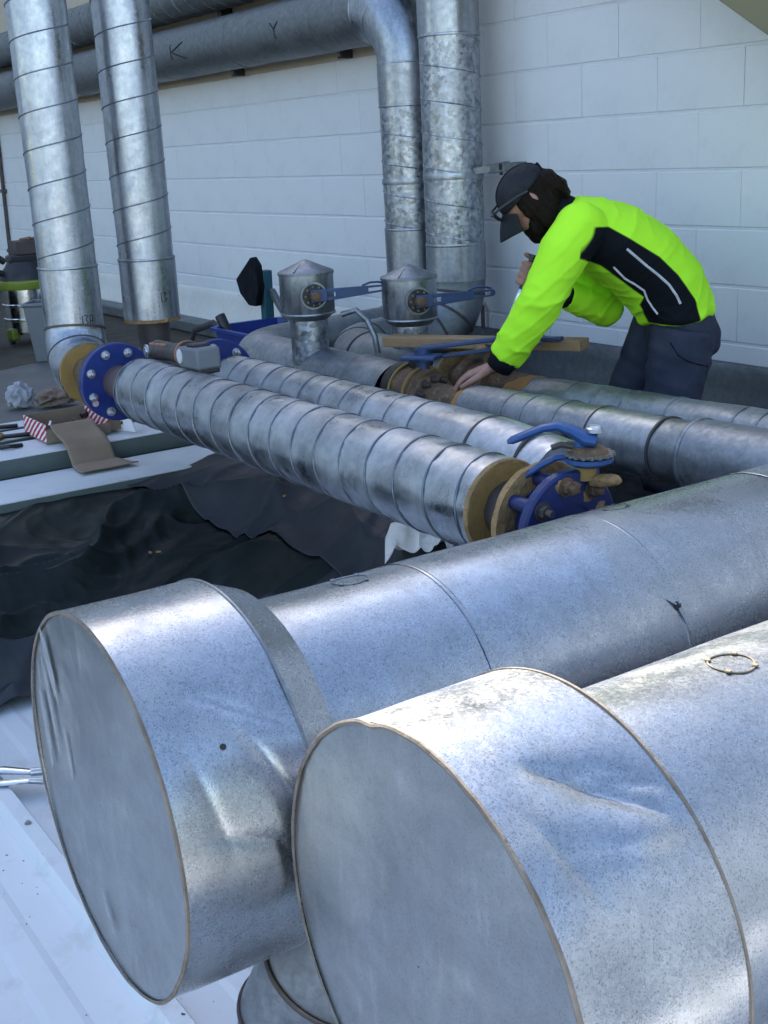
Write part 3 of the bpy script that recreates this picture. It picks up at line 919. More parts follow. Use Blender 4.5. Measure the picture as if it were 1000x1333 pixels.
MB().lathe(W(-3.33, P3Y, -0.72), (0, 0, 1), [(0, 0.024), (0.03, 0.022), (0.03, 0.034), (0.045, 0.034), (0.05, 0.026), (0.075, 0.026)], 20).build('stem', 'lever_blue', mv)
MB().box(W(-3.31, P3Y - 0.02, -0.668), (0.12, 0.09, 0.012), Matrix.Rotation(0.6, 3, 'Z')).build('top_plate', 'lever_blue', mv, bevel=0.003)
la, lb = W(-3.34, P3Y - 0.01, -0.645), W(-3.06, P3Y + 0.29, -0.605)
lev = MB().beam(la, lb, 0.034, 0.014).build('lever', 'lever_blue', mv, bevel=0.004)
MB().beam(la + Vector((0.05, 0.06, -0.028)), lb + Vector((0.0, 0.0, -0.03)), 0.026, 0.010).build('lock_bar', 'lever_blue', lev, bevel=0.003)
MB().lathe(W(-3.37, P3Y + 0.02, -0.70), (0.3, -0.9, 0), [(-0.03, 0.03), (0.03, 0.03), (0.034, 0.02)], 18).build('black_knob', 'black_iron', mv)
# second valve, on the rear pipe behind it
mv2 = thing('pipe_valve', 'dark foam-smeared valve between timber and worker’s sleeve', 'valve', W(-3.2, P4Y, -0.9))
MB().lathe(W(-3.40, P4Y, -0.80), (1, 0, 0), [(0, 0.085), (0.04, 0.085), (0.045, 0.07), (0.12, 0.074), (0.125, 0.085), (0.16, 0.085)], 36, True, lambda t, th: 0.005 * nz(t * 20, th * 2, 7)).build('body', 'rusty', mv2)
MB().lathe(W(-3.29, P4Y, -0.73), (0, 0, 1), [(0, 0.02), (0.055, 0.02), (0.055, 0.052), (0.066, 0.052), (0.07, 0.03)], 24, True, lambda t, th: 0.003 * nz(t * 30, th * 2, 8)).build('notch_plate', 'foam_torn', mv2)
MB().lathe(W(-3.23, P4Y, -0.655), (0, 0, 1), [(0, 0.05), (0.008, 0.05), (0.012, 0.03), (0.022, 0.012)], 24).build('index_disc', 'dark_steel', mv2)
MB().beam(W(-3.27, P4Y, -0.640), W(-3.02, P4Y + 0.09, -0.625), 0.030, 0.014).build('lever', 'lever_blue', mv2, bevel=0.004)

# timber plank lying across
o = MB().beam(W(-3.70, 2.44, -0.668), W(-2.985, 2.735, -0.648), 0.075, 0.036).build('timber_plank', 'timber', None, bevel=0.003, smooth=0)
tag(o, 'short brown timber plank lying across the rear pipe behind the levers', 'plank')

# ================================================================== VERTICAL SPIRAL PIPES, LEFT
def vertical(label, x, y, zend, mark, mark_t, helix_phase):
    v = thing('vertical_pipe', label, 'pipe', W(x, y, zend), 'spiral wound vertical pipes')
    R = 0.10
    MB().lathe(W(x, y, 0), (0, 0, 1), [(1.6 - 0.03 * i, R) for i in range(66)], 48, False, dents(x * y, 0.0015, 0.2)).build('jacket', 'galv_vert', v)
    helix_mb(W(x, y, 1.6), W(x, y, -0.335), R, 0.118, 40, 0.0024, helix_phase, 1).build('spiral_seam', 'seam_dark', v)
    MB().lathe(W(x, y, 0), (0, 0, 1), [(-0.345, R + 0.003)] + [(-0.35 - (abs(zend) - 0.35) * i / 8, R + 0.003) for i in range(9)], 48, False, dents(x * y + 1, 0.0012, 0.2)).build('sleeve', 'galv_vert', v)
    ring_mb(W(x, y, -0.345), (0, 0, 1), R + 0.002, 0.010, 0.003).build('sleeve_seam', 'galv_riser', v)
    marks(v, W(x, y, 0), (0, 0, 1), R + 0.003, mark, 0.0016)
    return v


# camera side angle on a Z-axis pipe: e1 = X, e2 = Z x X = Y ; camera lies towards +X, -Y
def glyphs(txt, t0, q0, h=0.036, w=0.016, r=0.103):
    """simple pen capitals, running to the right as seen from the camera"""
    G = {'1': [[(0.3, 1), (0.3, 0)]], '3': [[(0, 1), (0.8, 0.95), (0.35, 0.55), (0.85, 0.3), (0.1, 0)]],
         'A': [[(0, 0), (0.1, 0.9), (0.7, 1), (0.7, 0)], [(0.1, 0.45), (0.7, 0.45)]]}
    out = []
    q = q0
    for ch in txt:
        for st in G[ch]:
            out.append([(t0 + b * h, q + a * w / r) for a, b in st])
        q += (w * (0.75 if ch == '1' else 1.25)) / r
    return out


VA = vertical('leftmost spiral vertical pipe, marked 13A, with elbow at its foot', -4.28, 1.49, -0.565, glyphs('13A', -0.545, -0.10), 0, 0.4)
# mitred elbow to +X
ZA = -0.70
ep = [W(-4.28, 1.49, -0.565), W(-4.272, 1.485, -0.60), W(-4.235, 1.475, -0.655), W(-4.17, 1.462, -0.688), W(-4.085, 1.452, -0.694)]
el = MB().sweep(ep, [0.104, 0.105, 0.106, 0.105, 0.104], 48, False, e1=(1, 0, 0)).build('elbow', 'galv_vert', VA)
for i in (0, 2):
    t = (ep[min(i + 1, 4)] - ep[max(i - 1, 0)]).normalized()
    ring_mb(ep[i], t, 0.105, 0.009, 0.003).build('elbow_seam', 'dark_steel', el)
annulus_mb(W(-4.09, 1.452, -0.694), (1, 0, 0), 0.045, 0.1035, 0.012, rough=0.004).build('foam_end', 'foam', VA)
MB().lathe(W(-4.11, 1.45, -0.692), (1, 0, 0), [(0, 0.058), (0.08, 0.056), (0.14, 0.052), (0.22, 0.052), (0.245, 0.058)], 32, False, lambda t, th: 0.003 * nz(t * 30, th * 2, 3)).build('bare_pipe', 'rusty', VA)

VBp = vertical('second spiral vertical pipe, marked 13, ending above dark steel pipe', -4.31, 1.80, -0.56, glyphs('13', -0.50, -0.05), 0, 1.6)
annulus_mb(W(-4.31, 1.80, -0.572), (0, 0, 1), 0.05, 0.102, 0.014, rough=0.01).build('foam_end', 'foam_torn', VBp)
MB().lathe(W(-4.31, 1.80, 0), (0, 0, 1), [(-0.55, 0.062), (-0.60, 0.060), (-0.66, 0.057)], 32, False).build('bare_pipe', 'dark_steel', VBp)
MB().sweep([W(-4.31, 1.80, -0.65), W(-4.30, 1.80, -0.70), W(-4.25, 1.80, -0.735), W(-4.15, 1.80, -0.738), W(-3.88, 1.80, -0.737)], 0.057, 30, True, e1=(1, 0, 0)).build('steel_elbow', 'dark_steel', VBp)

# ================================================================== SPIRAL PAIR
R1 = 0.10
p1 = thing('spiral_pipe', 'bright spiral wound pipe in the foreground of the pair, blue flange at left', 'pipe', W(-2.8, 1.45, -0.69), 'horizontal spiral wound pipes')
a1, b1 = W(-3.60, 1.45, -0.69), W(-1.815, 1.45, -0.69)
d1 = dents(41, 0.0022, 0.09)
tube_mb(a1, b1, R1, 56, 0.02, lambda t, th: d1(t, th) - 0.0025 * max(0, math.cos(th - 2.2)) * abs(nz(t * 9, th * 2, 9))).build('jacket', 'galv_bright', p1)
helix_mb(a1 + Vector((0.01, 0, 0)), b1 - Vector((0.01, 0, 0)), R1, 0.108, 44, 0.0026, 0.3, 1).build('spiral_seam', 'seam_dark', p1)
MB().lathe(a1, (1, 0, 0), [(0.0, 0.055), (-0.002, 0.098), (0.0, R1 + 0.001), (0.008, R1 + 0.002)], 56, False).build('end_plate', 'galv_bright', p1)
tube_mb(W(-3.83, 1.45, -0.69), W(-3.58, 1.45, -0.69), 0.056, 40).build('bare_pipe', 'primer_steel', p1)
flange(p1, W(-3.815, 1.45, -0.69), (1, 0, 0), 0.055, 0.127, 0.024, 8, 0.100, 0.38)
flange(p1, W(-3.845, 1.45, -0.69), (1, 0, 0), 0.055, 0.125, 0.020, 8, 0.100, 0.38, False, 'dark_steel')
MB().lathe(W(-3.803, 1.45 - 0.088, -0.69 - 0.058), (1, 0, 0), [(0, 0.011), (0.001, 0.011)], 16).build('sticker', 'pink_sticker', p1)
# right end: foam face, stub and flange
annulus_mb(b1 - Vector((0.004, 0, 0)), (1, 0, 0), 0.05, R1 - 0.002, 0.014, rough=0.003).build('foam_end', 'foam', p1)
ring_mb(b1 + Vector((0.004, 0, 0)), (1, 0, 0), R1 - 0.004, 0.014, 0.005).build('end_lip', 'foam_torn', p1)
MB().lathe(W(-1.825, 1.45, -0.69), (1, 0, 0), [(0, 0.056), (0.04, 0.059), (0.08, 0.054), (0.14, 0.056)], 36, False, lambda t, th: 0.004 * nz(t * 40, th * 2.5, 4)).build('bare_pipe', 'dark_steel', p1)
f2 = MB().lathe(W(-1.715, 1.45, -0.69), (1, 0, 0), [(0, 0.05), (0, 0.112), (0.018, 0.114), (0.018, 0.05)], 56, False, lambda t, th: 0.003 * nz(t * 40, th * 3, 6)).build('end_flange', 'foam_torn', p1)

# butterfly valve with squeeze handle at the pipe end
bv = thing('lever_valve', 'blue butterfly valve with squeeze handle at the right end of the bright pipe', 'valve', W(-1.62, 1.45, -0.75))
MB().lathe(W(-1.697, 1.45, -0.69), (1, 0, 0), [(0, 0.05), (0, 0.070), (0.055, 0.070), (0.055, 0.05)], 48, False).build('body', 'blue_paint', bv)
fb = MB().lathe(W(-1.643, 1.45, -0.69), (1, 0, 0), [(0, 0.05), (0, 0.108), (0.004, 0.112), (0.020, 0.112), (0.024, 0.108), (0.024, 0.05)], 56, False).build('flange', 'blue_paint', bv)
for k in range(8):
    a = 0.15 + k * math.pi / 4
    c = W(-1.619, 1.45 - math.sin(a) * 0.086, -0.69 + math.cos(a) * 0.086)
    hexbolt(fb, c, (1, 0, 0), 0.016, 'dark_steel' if k in (1, 2) else 'rusty')
for k in range(4):
    a = -1.2 + k * 0.45 + 0.2 * random.random()
    q = 0.06 + 0.035 * random.random()
    MB().lathe(W(-1.6205, 1.45 - math.sin(a) * q, -0.69 + math.cos(a) * q), (1, 0, 0), [(0, 0.016), (0.002, 0.012), (0.004, 0.003)], 14, True, lambda t, th, k=k: 0.006 * nz(math.cos(th) * 2, math.sin(th) * 2, k)).build('foam_splash', 'foam_torn', fb)
for k in (0, 1, 2, 7):
    a = 0.15 + k * math.pi / 4
    MB().sweep([W(-1.699, 1.45 - math.sin(a) * 0.088, -0.69 + math.cos(a) * 0.088), W(-1.643, 1.45 - math.sin(a) * 0.088, -0.69 + math.cos(a) * 0.088)], 0.014, 14).build('lug', 'blue_paint', bv)
MB().lathe(W(-1.626, 1.45, -0.69), (1, 0, 0), [(0, 0.058), (0.004, 0.054)], 40).build('blind_plate', 'blue_paint', bv)
SX, SY = -1.625, 1.49
MB().lathe(W(SX, SY, -0.60), (0, 0, 1), [(0, 0.020), (0.024, 0.018), (0.045, 0.017)], 18, True, lambda t, th: 0.003 * nz(t * 50, th * 2, 1)).build('stem', 'foam', bv)
MB().lathe(W(SX + 0.03, SY + 0.01, -0.600), (1, 0.6, 0.15), [(-0.02, 0.008), (0.0, 0.012), (0.020, 0.013), (0.034, 0.008), (0.038, 0.003)], 14, True, lambda t, th: 0.006 * nz(t * 90, math.cos(th) * 2, 3)).build('foam_smear', 'foam_torn', bv)
npz = MB()
tp = []
for k in range(72):
    a = 2 * math.pi * k / 72
    rr = 0.046 if (k % 4 < 2) else 0.040
    tp.append(W(SX + 0.012 + rr * math.cos(a), SY + rr * math.sin(a), -0.553))
npz.prism(tp, (0, 0, 0.005)).build('notch_plate', 'grimy_zinc', bv, smooth=0)
MB().lathe(W(SX + 0.012, SY, -0.548), (0, 0, 1), [(0, 0.034), (0.006, 0.033), (0.010, 0.024)], 24, True, lambda t, th: 0.003 * nz(th * 2, t * 50, 1)).build('rust_cake', 'rusty', bv)
MB().lathe(W(SX + 0.01, SY, -0.572), (0, 0, 1), [(0, 0.030), (0.008, 0.044), (0.016, 0.044)], 32).build('mount_disc', 'handle_blue', bv)
# upper handle: hub, arm rising and sweeping back; lower squeeze lever
hd = Vector((-0.72, -0.69, 0)).normalized()   # real handle is short
HZ = -0.012      # towards the camera-left
hp = W(SX, SY, 0)


def hpt(a, z):
    return hp + hd * a * 0.72 + Vector((0, 0, z + HZ))


hh_ = MB().sweep([hpt(-0.028, -0.516), hpt(0.0, -0.512), hpt(0.035, -0.497), hpt(0.07, -0.489), (hpt(0.105, -0.493)), hpt(0.15, -0.506), hpt(0.185, -0.516), hpt(0.196, -0.519)],
                 [(0.013, 0.026), (0.014, 0.027), (0.010, 0.020), (0.0085, 0.016), (0.008, 0.015), (0.008, 0.015), (0.0075, 0.014), (0.004, 0.009)], 16, e1=(0, 0, 1)).build('upper_handle', 'handle_blue', bv)
MB().sweep([hpt(0.0, -0.507), hpt(0.012, -0.535), hpt(0.016, -0.556)], [(0.016, 0.018), (0.012, 0.014), (0.010, 0.012)], 12, e1=(1, 0, 0)).build('yoke', 'handle_blue', bv)
MB().sweep([hpt(0.022, -0.552), hpt(0.045, -0.545), hpt(0.075, -0.548), hpt(0.11, -0.562), hpt(0.15, -0.582), hpt(0.165, -0.590)],
           [(0.005, 0.009), (0.0065, 0.012), (0.0065, 0.012), (0.0065, 0.011), (0.0065, 0.011), (0.004, 0.007)], 14, e1=(0, 0, 1)).build('squeeze_lever', 'handle_blue', bv)
MB().sweep([hpt(0.03, -0.528), hpt(0.06, -0.524), hpt(0.085, -0.53)], 0.006, 8).build('spring', 'dark_steel', bv)
MB().lathe(W(SX + 0.012, SY + 0.012, -0.512), (0, 0, 1), [(0, 0.016), (0.007, 0.016), (0.009, 0.012), (0.012, 0.011)], 12).build('top_nut', 'zinc_bolt', bv)

# second spiral pipe of the pair
p2 = thing('spiral_pipe', 'dull spiral wound pipe of the pair, behind the bright one', 'pipe', W(-2.8, 1.80, -0.735), 'horizontal spiral wound pipes')
a2, b2 = W(-3.66, 1.80, -0.735), W(-2.28, 1.80, -0.735)
tube_mb(a2, b2, R1, 56, 0.02, dents(47, 0.0022, 0.1)).build('jacket', 'galv_bright', p2)
helix_mb(a2 + Vector((0.01, 0, 0)), W(-2.5, 1.80, -0.735), R1, 0.112, 44, 0.0026, 1.2, 1).build('spiral_seam', 'seam_dark', p2)
MB().lathe(a2, (1, 0, 0), [(0, 0.05), (-0.002, 0.098), (0.0, R1 + 0.001), (0.008, R1 + 0.002)], 56, False).build('end_plate', 'galv_bright', p2)
tube_mb(W(-2.29, 1.80, -0.735), W(-2.02, 1.79, -0.75), R1 + 0.002, 56, 0.03, dents(48, 0.001)).build('end_sleeve', 'galv_vert', p2)
MB().lathe(W(-2.02, 1.79, -0.75), (1, 0, 0), [(0, R1 + 0.002), (0.003, 0.06), (0.005, 0.02)], 48).build('end_cap', 'galv_dull', p2)
for x in (-2.29, -2.10):
    ring_mb(W(x, 1.80, -0.736), (1, 0, 0), R1 + 0.002, 0.009, 0.003).build('seam', 'dark_steel', p2)
tube_mb(W(-3.88, 1.80, -0.735), W(-3.64, 1.80, -0.735), 0.056, 36).build('bare_pipe', 'primer_steel', p2)
flange(p2, W(-3.80, 1.80, -0.735), (1, 0, 0), 0.055, 0.142, 0.024, 8, 0.115, 0.1)

# ================================================================== FOREGROUND DUCTS
def fore(label, xc, ycap, yback, group, seed, extra_drum, seams, duct_end, hole, creases, red):
    z = -0.775
    t = thing('capped_duct', label, 'duct', W(xc, ycap, z - 0.25), group)
    ax = (0, 1, 0)

    def C(y):
        return W(xc, y, z)
    nseg = 256
    prof = [(ycap + (yback - ycap) * i / 40, 0.25) for i in range(41)]
    MB().lathe(W(xc, 0, z), ax, prof, nseg, False, dents(seed, 0.0014, 0.16, extra_drum, creases)).build('drum', 'galv_duct', t)
    capd = dents(seed + 5, 0.002, 0.15)
    # cap plate, slightly bellied
    mb = MB()
    n = 14
    mb.lathe(W(xc, ycap + 0.001, z), ax, [(0.002 * math.sin(i / n * 3) - 0.0035 * (1 - (i / n) ** 2) + 0.0005, max(0.001, 0.2485 * i / n)) for i in range(n + 1)], 96, False)
    for v_ in mb.v:
        v_.y += 0.0030 * nz(v_.x * 5 + seed, v_.z * 5, 0.3) + 0.0012 * nz(v_.x * 14 + seed, v_.z * 14, 1.3)
    mb.build('cap', 'galv_cap', t)
    # seamed rims with sealant
    def rimd(tt, th):
        return 0.0012 * nz(math.cos(th) * 9, math.sin(th) * 9, seed) + sum(e[4] * math.exp(-(((th - e[1] + math.pi) % (2 * math.pi) - math.pi) / e[3]) ** 2 - ((ycap - e[0]) / e[2]) ** 2) for e in extra_drum)
    MB().lathe(C(ycap), ax, [(-0.0015, 0.2465), (-0.0028, 0.2495), (-0.0012, 0.2518), (0.0022, 0.2512), (0.003, 0.249)], nseg, False, rimd).build('cap_rim', 'brown_seal', t)
    MB().lathe(C(yback), ax, [(-0.002, 0.249), (-0.001, 0.2517), (0.002, 0.2517), (0.004, 0.247)], nseg, False).build('back_rim', 'galv_dull' if seed < 60 else 'brown_seal', t)
    ytr = yback + red
    MB().lathe(W(xc, 0, z), ax, [(yback + 0.001, 0.2485), (yback + 0.1 * red, 0.246), (ytr - 0.07 * red, 0.226), (ytr, 0.206)], nseg, False, dents(seed + 1, 0.0012)).build('reducer', 'galv_duct', t)
    MB().lathe(C(ytr), ax, [(-0.004, 0.204), (-0.003, 0.2085), (0.002, 0.2085), (0.004, 0.202)], nseg, False, lambda tt, th: 0.001 * nz(math.cos(th) * 12, math.sin(th) * 12, 2)).build('reducer_rim', 'brown_seal', t)
    yp = [ytr] + list(seams) + [duct_end]
    for i in range(len(yp) - 1):
        y0, y1 = yp[i], yp[i + 1]
        nn = max(4, int((y1 - y0) / 0.025))
        rr = 0.2 + 0.0008 * (i % 2)
        MB().lathe(W(xc, 0, z), ax, [(y0 - 0.004 + (y1 - y0 + 0.006) * k / nn, rr) for k in range(nn + 1)], nseg, False, dents(seed + 10, 0.0016, 0.22)).build('duct_section', 'galv_duct', t)
        if i > 0:
            MB().lathe(C(y0), ax, [(-0.004, 0.2003), (-0.002, 0.2013), (0.002, 0.2013), (0.004, 0.2003)], nseg, False, dents(seed + 10, 0.0012, 0.22)).build('seam', 'galv_duct', t)
    # round inspection plugs on top
    for (hy, hx, rad, mt) in hole:
        ca = math.asin(max(-1, min(1, hx / 0.2)))
        nrm = Vector((math.sin(ca), 0, math.cos(ca)))
        p = C(hy) + nrm * 0.2005
        e = Vector((0, 1, 0)); g = nrm.cross(e)
        ring = MB().sweep([p + (e * math.cos(k * math.tau / 32) + g * math.sin(k * math.tau / 32)) * rad - nrm * (0.2 - math.sqrt(max(0, 0.04 - (rad * math.sin(k * math.tau / 32)) ** 2))) for k in range(32)], 0.0011, 6, closed=True)
        pl = ring.build('plug_ring', mt, t)
        for k in range(4):
            a = k * math.tau / 4 + 0.6
            q = p + (e * math.cos(a) + g * math.sin(a)) * rad - nrm * (0.2 - math.sqrt(max(0, 0.04 - (rad * math.sin(a)) ** 2)))
            MB().lathe(q, nrm, [(0, 0.004), (0.002, 0.0035)], 8).build('rivet', mt, pl)
    return t


# theta: 0 is up, e2 = Y x Z = X, so positive angles lean to +X (towards the camera)
D1 = fore('large capped duct farther from the camera, with grey end plate at left', -1.365, 0.435, 0.612, 'large capped ducts in the foreground', 51,
          ((0.60, 1.60, 0.05, 0.20, -0.008), (0.585, 0.80, 0.04, 0.14, -0.005), (0.50, 1.30, 0.06, 0.16, -0.003), (0.44, 2.2, 0.03, 0.3, -0.005)),
          (0.93, 1.28, 1.66), 3.1, ((1.345, -0.045, 0.030, 'dark_steel'), (0.835, -0.03, 0.026, 'galv_dull')),
          ((0.50, 0.70, 0.60, 0.98, 0.010, -0.006), (0.545, 0.95, 0.605, 1.45, 0.008, -0.007), (0.48, 1.35, 0.59, 1.55, 0.012, -0.006), (0.56, 1.5, 0.61, 1.95, 0.007, -0.006), (0.47, 0.95, 0.50, 1.5, 0.009, -0.003)), 0.058)
D2 = fore('large capped duct nearest the camera, dented drum at lower right', -0.863, 0.570, 0.760, 'large capped ducts in the foreground', 61,
          ((0.69, 0.52, 0.045, 0.10, -0.006), (0.70, 0.78, 0.04, 0.08, 0.005), (0.57, -0.25, 0.025, 0.07, -0.004), (0.62, 0.15, 0.05, 0.2, 0.003), (0.64, 1.2, 0.06, 0.2, -0.004)),
          (1.62,), 3.1, ((1.01, 0.0, 0.026, 'plug_seal'),),
          ((0.635, 0.36, 0.665, 0.44, 0.006, -0.008), (0.66, 0.42, 0.735, 0.72, 0.012, -0.010), (0.70, 0.50, 0.75, 0.62, 0.008, -0.006), (0.62, 0.75, 0.73, 0.86, 0.012, -0.004), (0.60, 0.5, 0.63, 0.9, 0.008, -0.003)), 0.016)
# puncture with torn lip on the farther duct
a = 1.02
nrm = Vector((math.sin(a), 0, math.cos(a)))
pc = W(-1.365, 1.275, -0.775) + nrm * 0.202
MB().lathe(pc, nrm, [(0, 0.007), (0.001, 0.004)], 10).build('hole', 'black_iron', D1)
mbx = MB()
for q in ((0.014, 0.5), (0.020, 2.4), (0.030, 4.9)):
    e = Vector((0, 1, 0)); g = nrm.cross(e)
    dv = e * math.cos(q[1]) + g * math.sin(q[1])
    mbx.sweep([pc + dv * 0.004 + nrm * 0.002, pc + dv * q[0] * 0.5 + nrm * 0.0005, pc + dv * q[0] - nrm * 0.001], [(0.0015, 0.003), (0.001, 0.0025), (0.0006, 0.001)], 6)
mbx.build('torn_lip', 'galv_vert', D1)
MB().lathe(W(-1.365, 0.515, -0.775) + Vector((math.sin(0.98), 0, math.cos(0.98))) * 0.2490, (math.sin(0.98), 0, math.cos(0.98)), [(0, 0.004), (0.002, 0.0035)], 10).build('rivet', 'black_iron', D1)

def scuff(parent, xc, ycap, cx_, cz_, w_, h_, tilt, seed):
    n = 26
    pts_ = []
    for k in range(n):
        a_ = math.tau * k / n
        r_ = 1 + 0.45 * nz(math.cos(a_) * 2.2, math.sin(a_) * 2.2, seed) + 0.25 * nz(math.cos(a_) * 6, math.sin(a_) * 6, seed)
        u_, v_ = w_ * r_ * math.cos(a_), h_ * r_ * math.sin(a_)
        pts_.append(W(xc + cx_ + u_ * math.cos(tilt) - v_ * math.sin(tilt), ycap - 0.0042, -0.775 + cz_ + u_ * math.sin(tilt) + v_ * math.cos(tilt)))
    MB().prism(pts_, (0, 0.0006, 0)).build('scuff', 'scuff_zinc', parent, smooth=0)


for q in ((-0.135, 0.150, 0.010, 0.045, 0.35), (-0.150, 0.085, 0.006, 0.055, 0.15), (-0.185, 0.04, 0.007, 0.06, 0.1), (-0.10, 0.03, 0.004, 0.035, 0.1), (-0.02, -0.165, 0.004, 0.03, 0.5)):
    scuff(D1, -1.365, 0.435, *q, seed=q[0] * 50)

mb = MB()
for (t_, q_, w_) in ((0.598, 1.78, 0.006), (0.594, 1.86, 0.004), (0.600, 1.70, 0.003)):
    nr_ = Vector((math.sin(q_), 0, math.cos(q_)))
    tg = Vector((math.cos(q_), 0, -math.sin(q_)))
    c_ = W(-1.365, t_, -0.775) + nr_ * 0.2445
    mb.sweep([c_ - tg * 0.018, c_, c_ + tg * 0.02], [(0.0015, w_ * 0.4), (0.002, w_), (0.001, w_ * 0.3)], 8, e1=nr_)
mb.build('rust_streak', 'rusty', D1)

# branch elbow under the ducts
br = thing('branch_elbow', 'jointed round duct elbow dropping to the roof beneath the capped ducts', 'duct', (-1.35, 0.68, 0))
bp = [W(-1.22, 0.79, -0.965), W(-1.262, 0.745, -1.03), W(-1.30, 0.712, -1.10), W(-1.335, 0.69, -1.19), W(-1.35, 0.68, -1.30), W(-1.35, 0.68, -1.499)]
MB().sweep(bp, [0.100, 0.100, 0.102, 0.104, 0.105, 0.105], 48, False).build('elbow', 'galv_dull', br)
for i in (1, 2, 3, 4):
    t = (bp[i + 1] - bp[i - 1]).normalized()
    ring_mb(bp[i], t, 0.0995 + i * 0.0014, 0.009, 0.004).build('elbow_seam', 'dark_steel', br)
MB().lathe(W(-1.35, 0.68, -1.4985), (0, 0, 1), [(0, 0.15), (0.034, 0.145), (0.05, 0.108)], 40).build('roof_collar', 'galv_dull', br)

# steel stands that carry the ducts and pipes
for i, (sx, sy, sz, w) in enumerate(((-1.365, 1.15, -0.975, 0.30), (-1.365, 2.4, -0.975, 0.30), (-0.863, 1.3, -0.975, 0.30), (-0.863, 2.4, -0.975, 0.30))):
    s_ = thing('duct_stand', ('galvanised stand under the farther duct, front', 'galvanised stand under the farther duct, rear', 'galvanised stand under the nearest duct, front', 'galvanised stand under the nearest duct, rear')[i], 'stand', (sx, sy, 0), 'stands under the ducts')
    MB().bbox(W(sx - w / 2, sy - 0.02, sz - 0.04), W(sx + w / 2, sy + 0.02, sz - 0.001)).build('cross_bar', 'galv_overhead', s_, smooth=0)
    for q in (-1, 1):
        MB().bbox((sx + q * (w / 2 - 0.03) - 0.02, sy - 0.019, 0.0), (sx + q * (w / 2 - 0.03) + 0.02, sy + 0.019, sz + EYE - 0.041)).build('leg', 'galv_overhead', s_, smooth=0)
for i, (sx, ya, yb, sz) in enumerate(((-1.93, 1.36, 1.52, -0.842), (-2.06, 1.70, 1.90, -0.862), (-2.1, 2.2, 2.68, -0.90), (-3.75, 2.2, 2.68, -0.911))):
    s_ = thing('pipe_stand', ('grey steel stand under the right end of the bright spiral pipe', 'grey steel stand under the right end of the dull spiral pipe', 'grey steel stand under the right rear pipes', 'grey steel stand under the left rear pipes')[i], 'stand', (sx, ya, 0), 'stands under the pipes')
    MB().bbox(W(sx - 0.02, ya, sz - 0.04), W(sx + 0.02, yb, sz - 0.001)).build('cross_bar', 'galv_overhead', s_, smooth=0)
    for q in (ya + 0.03, yb - 0.03):
        MB().bbox((sx - 0.019, q - 0.02, 0.0), (sx + 0.019, q + 0.02, sz + EYE - 0.041)).build('leg', 'galv_overhead', s_, smooth=0)

# ================================================================== RAILS, TARPS, LOOSE THINGS
rl_t = [(-4.975, -4.86, -1.000, 'rearmost of the white steel rails beside the deck'), (-4.80, -4.64, -0.998, 'second white steel rail from the deck, under the carton'),
        (-4.56, -4.31, -0.996, 'wide white steel rail with dark green edge, under the cardboard flap'), (-4.27, -3.96, -1.060, 'lowest white steel rail next to the tarpaulin')]
for x0, x1, zt_, lab in rl_t:
    t = thing('steel_rail', lab, 'rail', W((x0 + x1) / 2, 1.2, zt_), 'white steel rails along the deck edge')
    MB().bbox(W(x0, -3.0, zt_ - 0.004), W(x1, 3.1, zt_)).build('top', 'white_rail', t, smooth=0)
    MB().bbox(W(x1 - 0.004, -3.0, zt_ - 0.07), W(x1, 3.1, zt_ - 0.0045)).build('side', 'rail_side', t, smooth=0)
    MB().bbox(W(x0, -3.0, -1.49), W(x0 + 0.05, 3.1, zt_ - 0.0045)).build('support', 'rail_side', t, smooth=0)


def ridged(x, y, s):
    return 1 - abs(2 * nz(x, y, s))


def tarp_z(x, y):
    f = min(1, max(0, (x + 3.95) / 0.60))
    base = -1.075 - 0.25 * f ** 1.2
    if y > 1.3:
        base += 0.13 * min(1, (y - 1.3) / 0.6) * f
    wx = x + 0.18 * nz(x * 2.2, y * 2.2, 5)
    wy = y + 0.18 * nz(x * 2.2, y * 2.2, 9)
    fold = 0.070 * max(0, ridged(wx * 2.6 + wy * 0.4, wy * 1.5 - wx * 0.6, 1.0)) ** 2.5 + 0.034 * max(0, ridged(wx * 5.2, wy * 2.2 + wx * 1.4, 4.0)) ** 3 + 0.012 * max(0, ridged(wx * 9, wy * 6, 7.0)) ** 2 + 0.003 * max(0, ridged(wx * 21, wy * 15, 2.0)) ** 2
    return base + (fold - 0.06) * min(1, 0.35 + f * 1.5)


def front_x(y):
    return -3.36 + 0.05 * nz(y * 3, 1, 1) + 0.80 * max(0, y - 1.2) + (0.0 if y > 0.6 else (0.6 - y) * 0.2)


def tarp_fn(a, b):
    y = -0.6 + 3.0 * b
    x0 = -3.955
    x1 = front_x(y)
    x = x0 + (x1 - x0) * a
    z = tarp_z(x, y)
    if a > 0.80:
        k = (a - 0.80) / 0.20
        z = z * (1 - k * k) + (-1.488 + 0.02 * ridged(x * 7, y * 6, 3)) * k * k
    return W(x, y, z)


tarp = MB().grid(tarp_fn, 190, 420).build('tarpaulin', 'tarp_dark', None, smooth=60, thick=0.0015)
tag(tarp, 'crumpled dark green tarpaulin heaped between the rails and the ducts', 'tarpaulin')
mb = MB()


def hem_fn(a, b):
    y = -0.6 + 3.0 * b
    x1 = front_x(y)
    wdt = 0.13 + 0.05 * nz(y * 4, 3, 3)
    aa = 1 + (a - 0.55) * wdt / 0.5
    x = -3.955 + (x1 + 3.955) * aa
    p = tarp_fn(min(1, aa), b)
    return Vector((x, y, p.z + 0.012 + 0.030 * ridged(x * 6 + y * 2, y * 4, 6) * math.sin(math.pi * min(1, max(0, a)))))


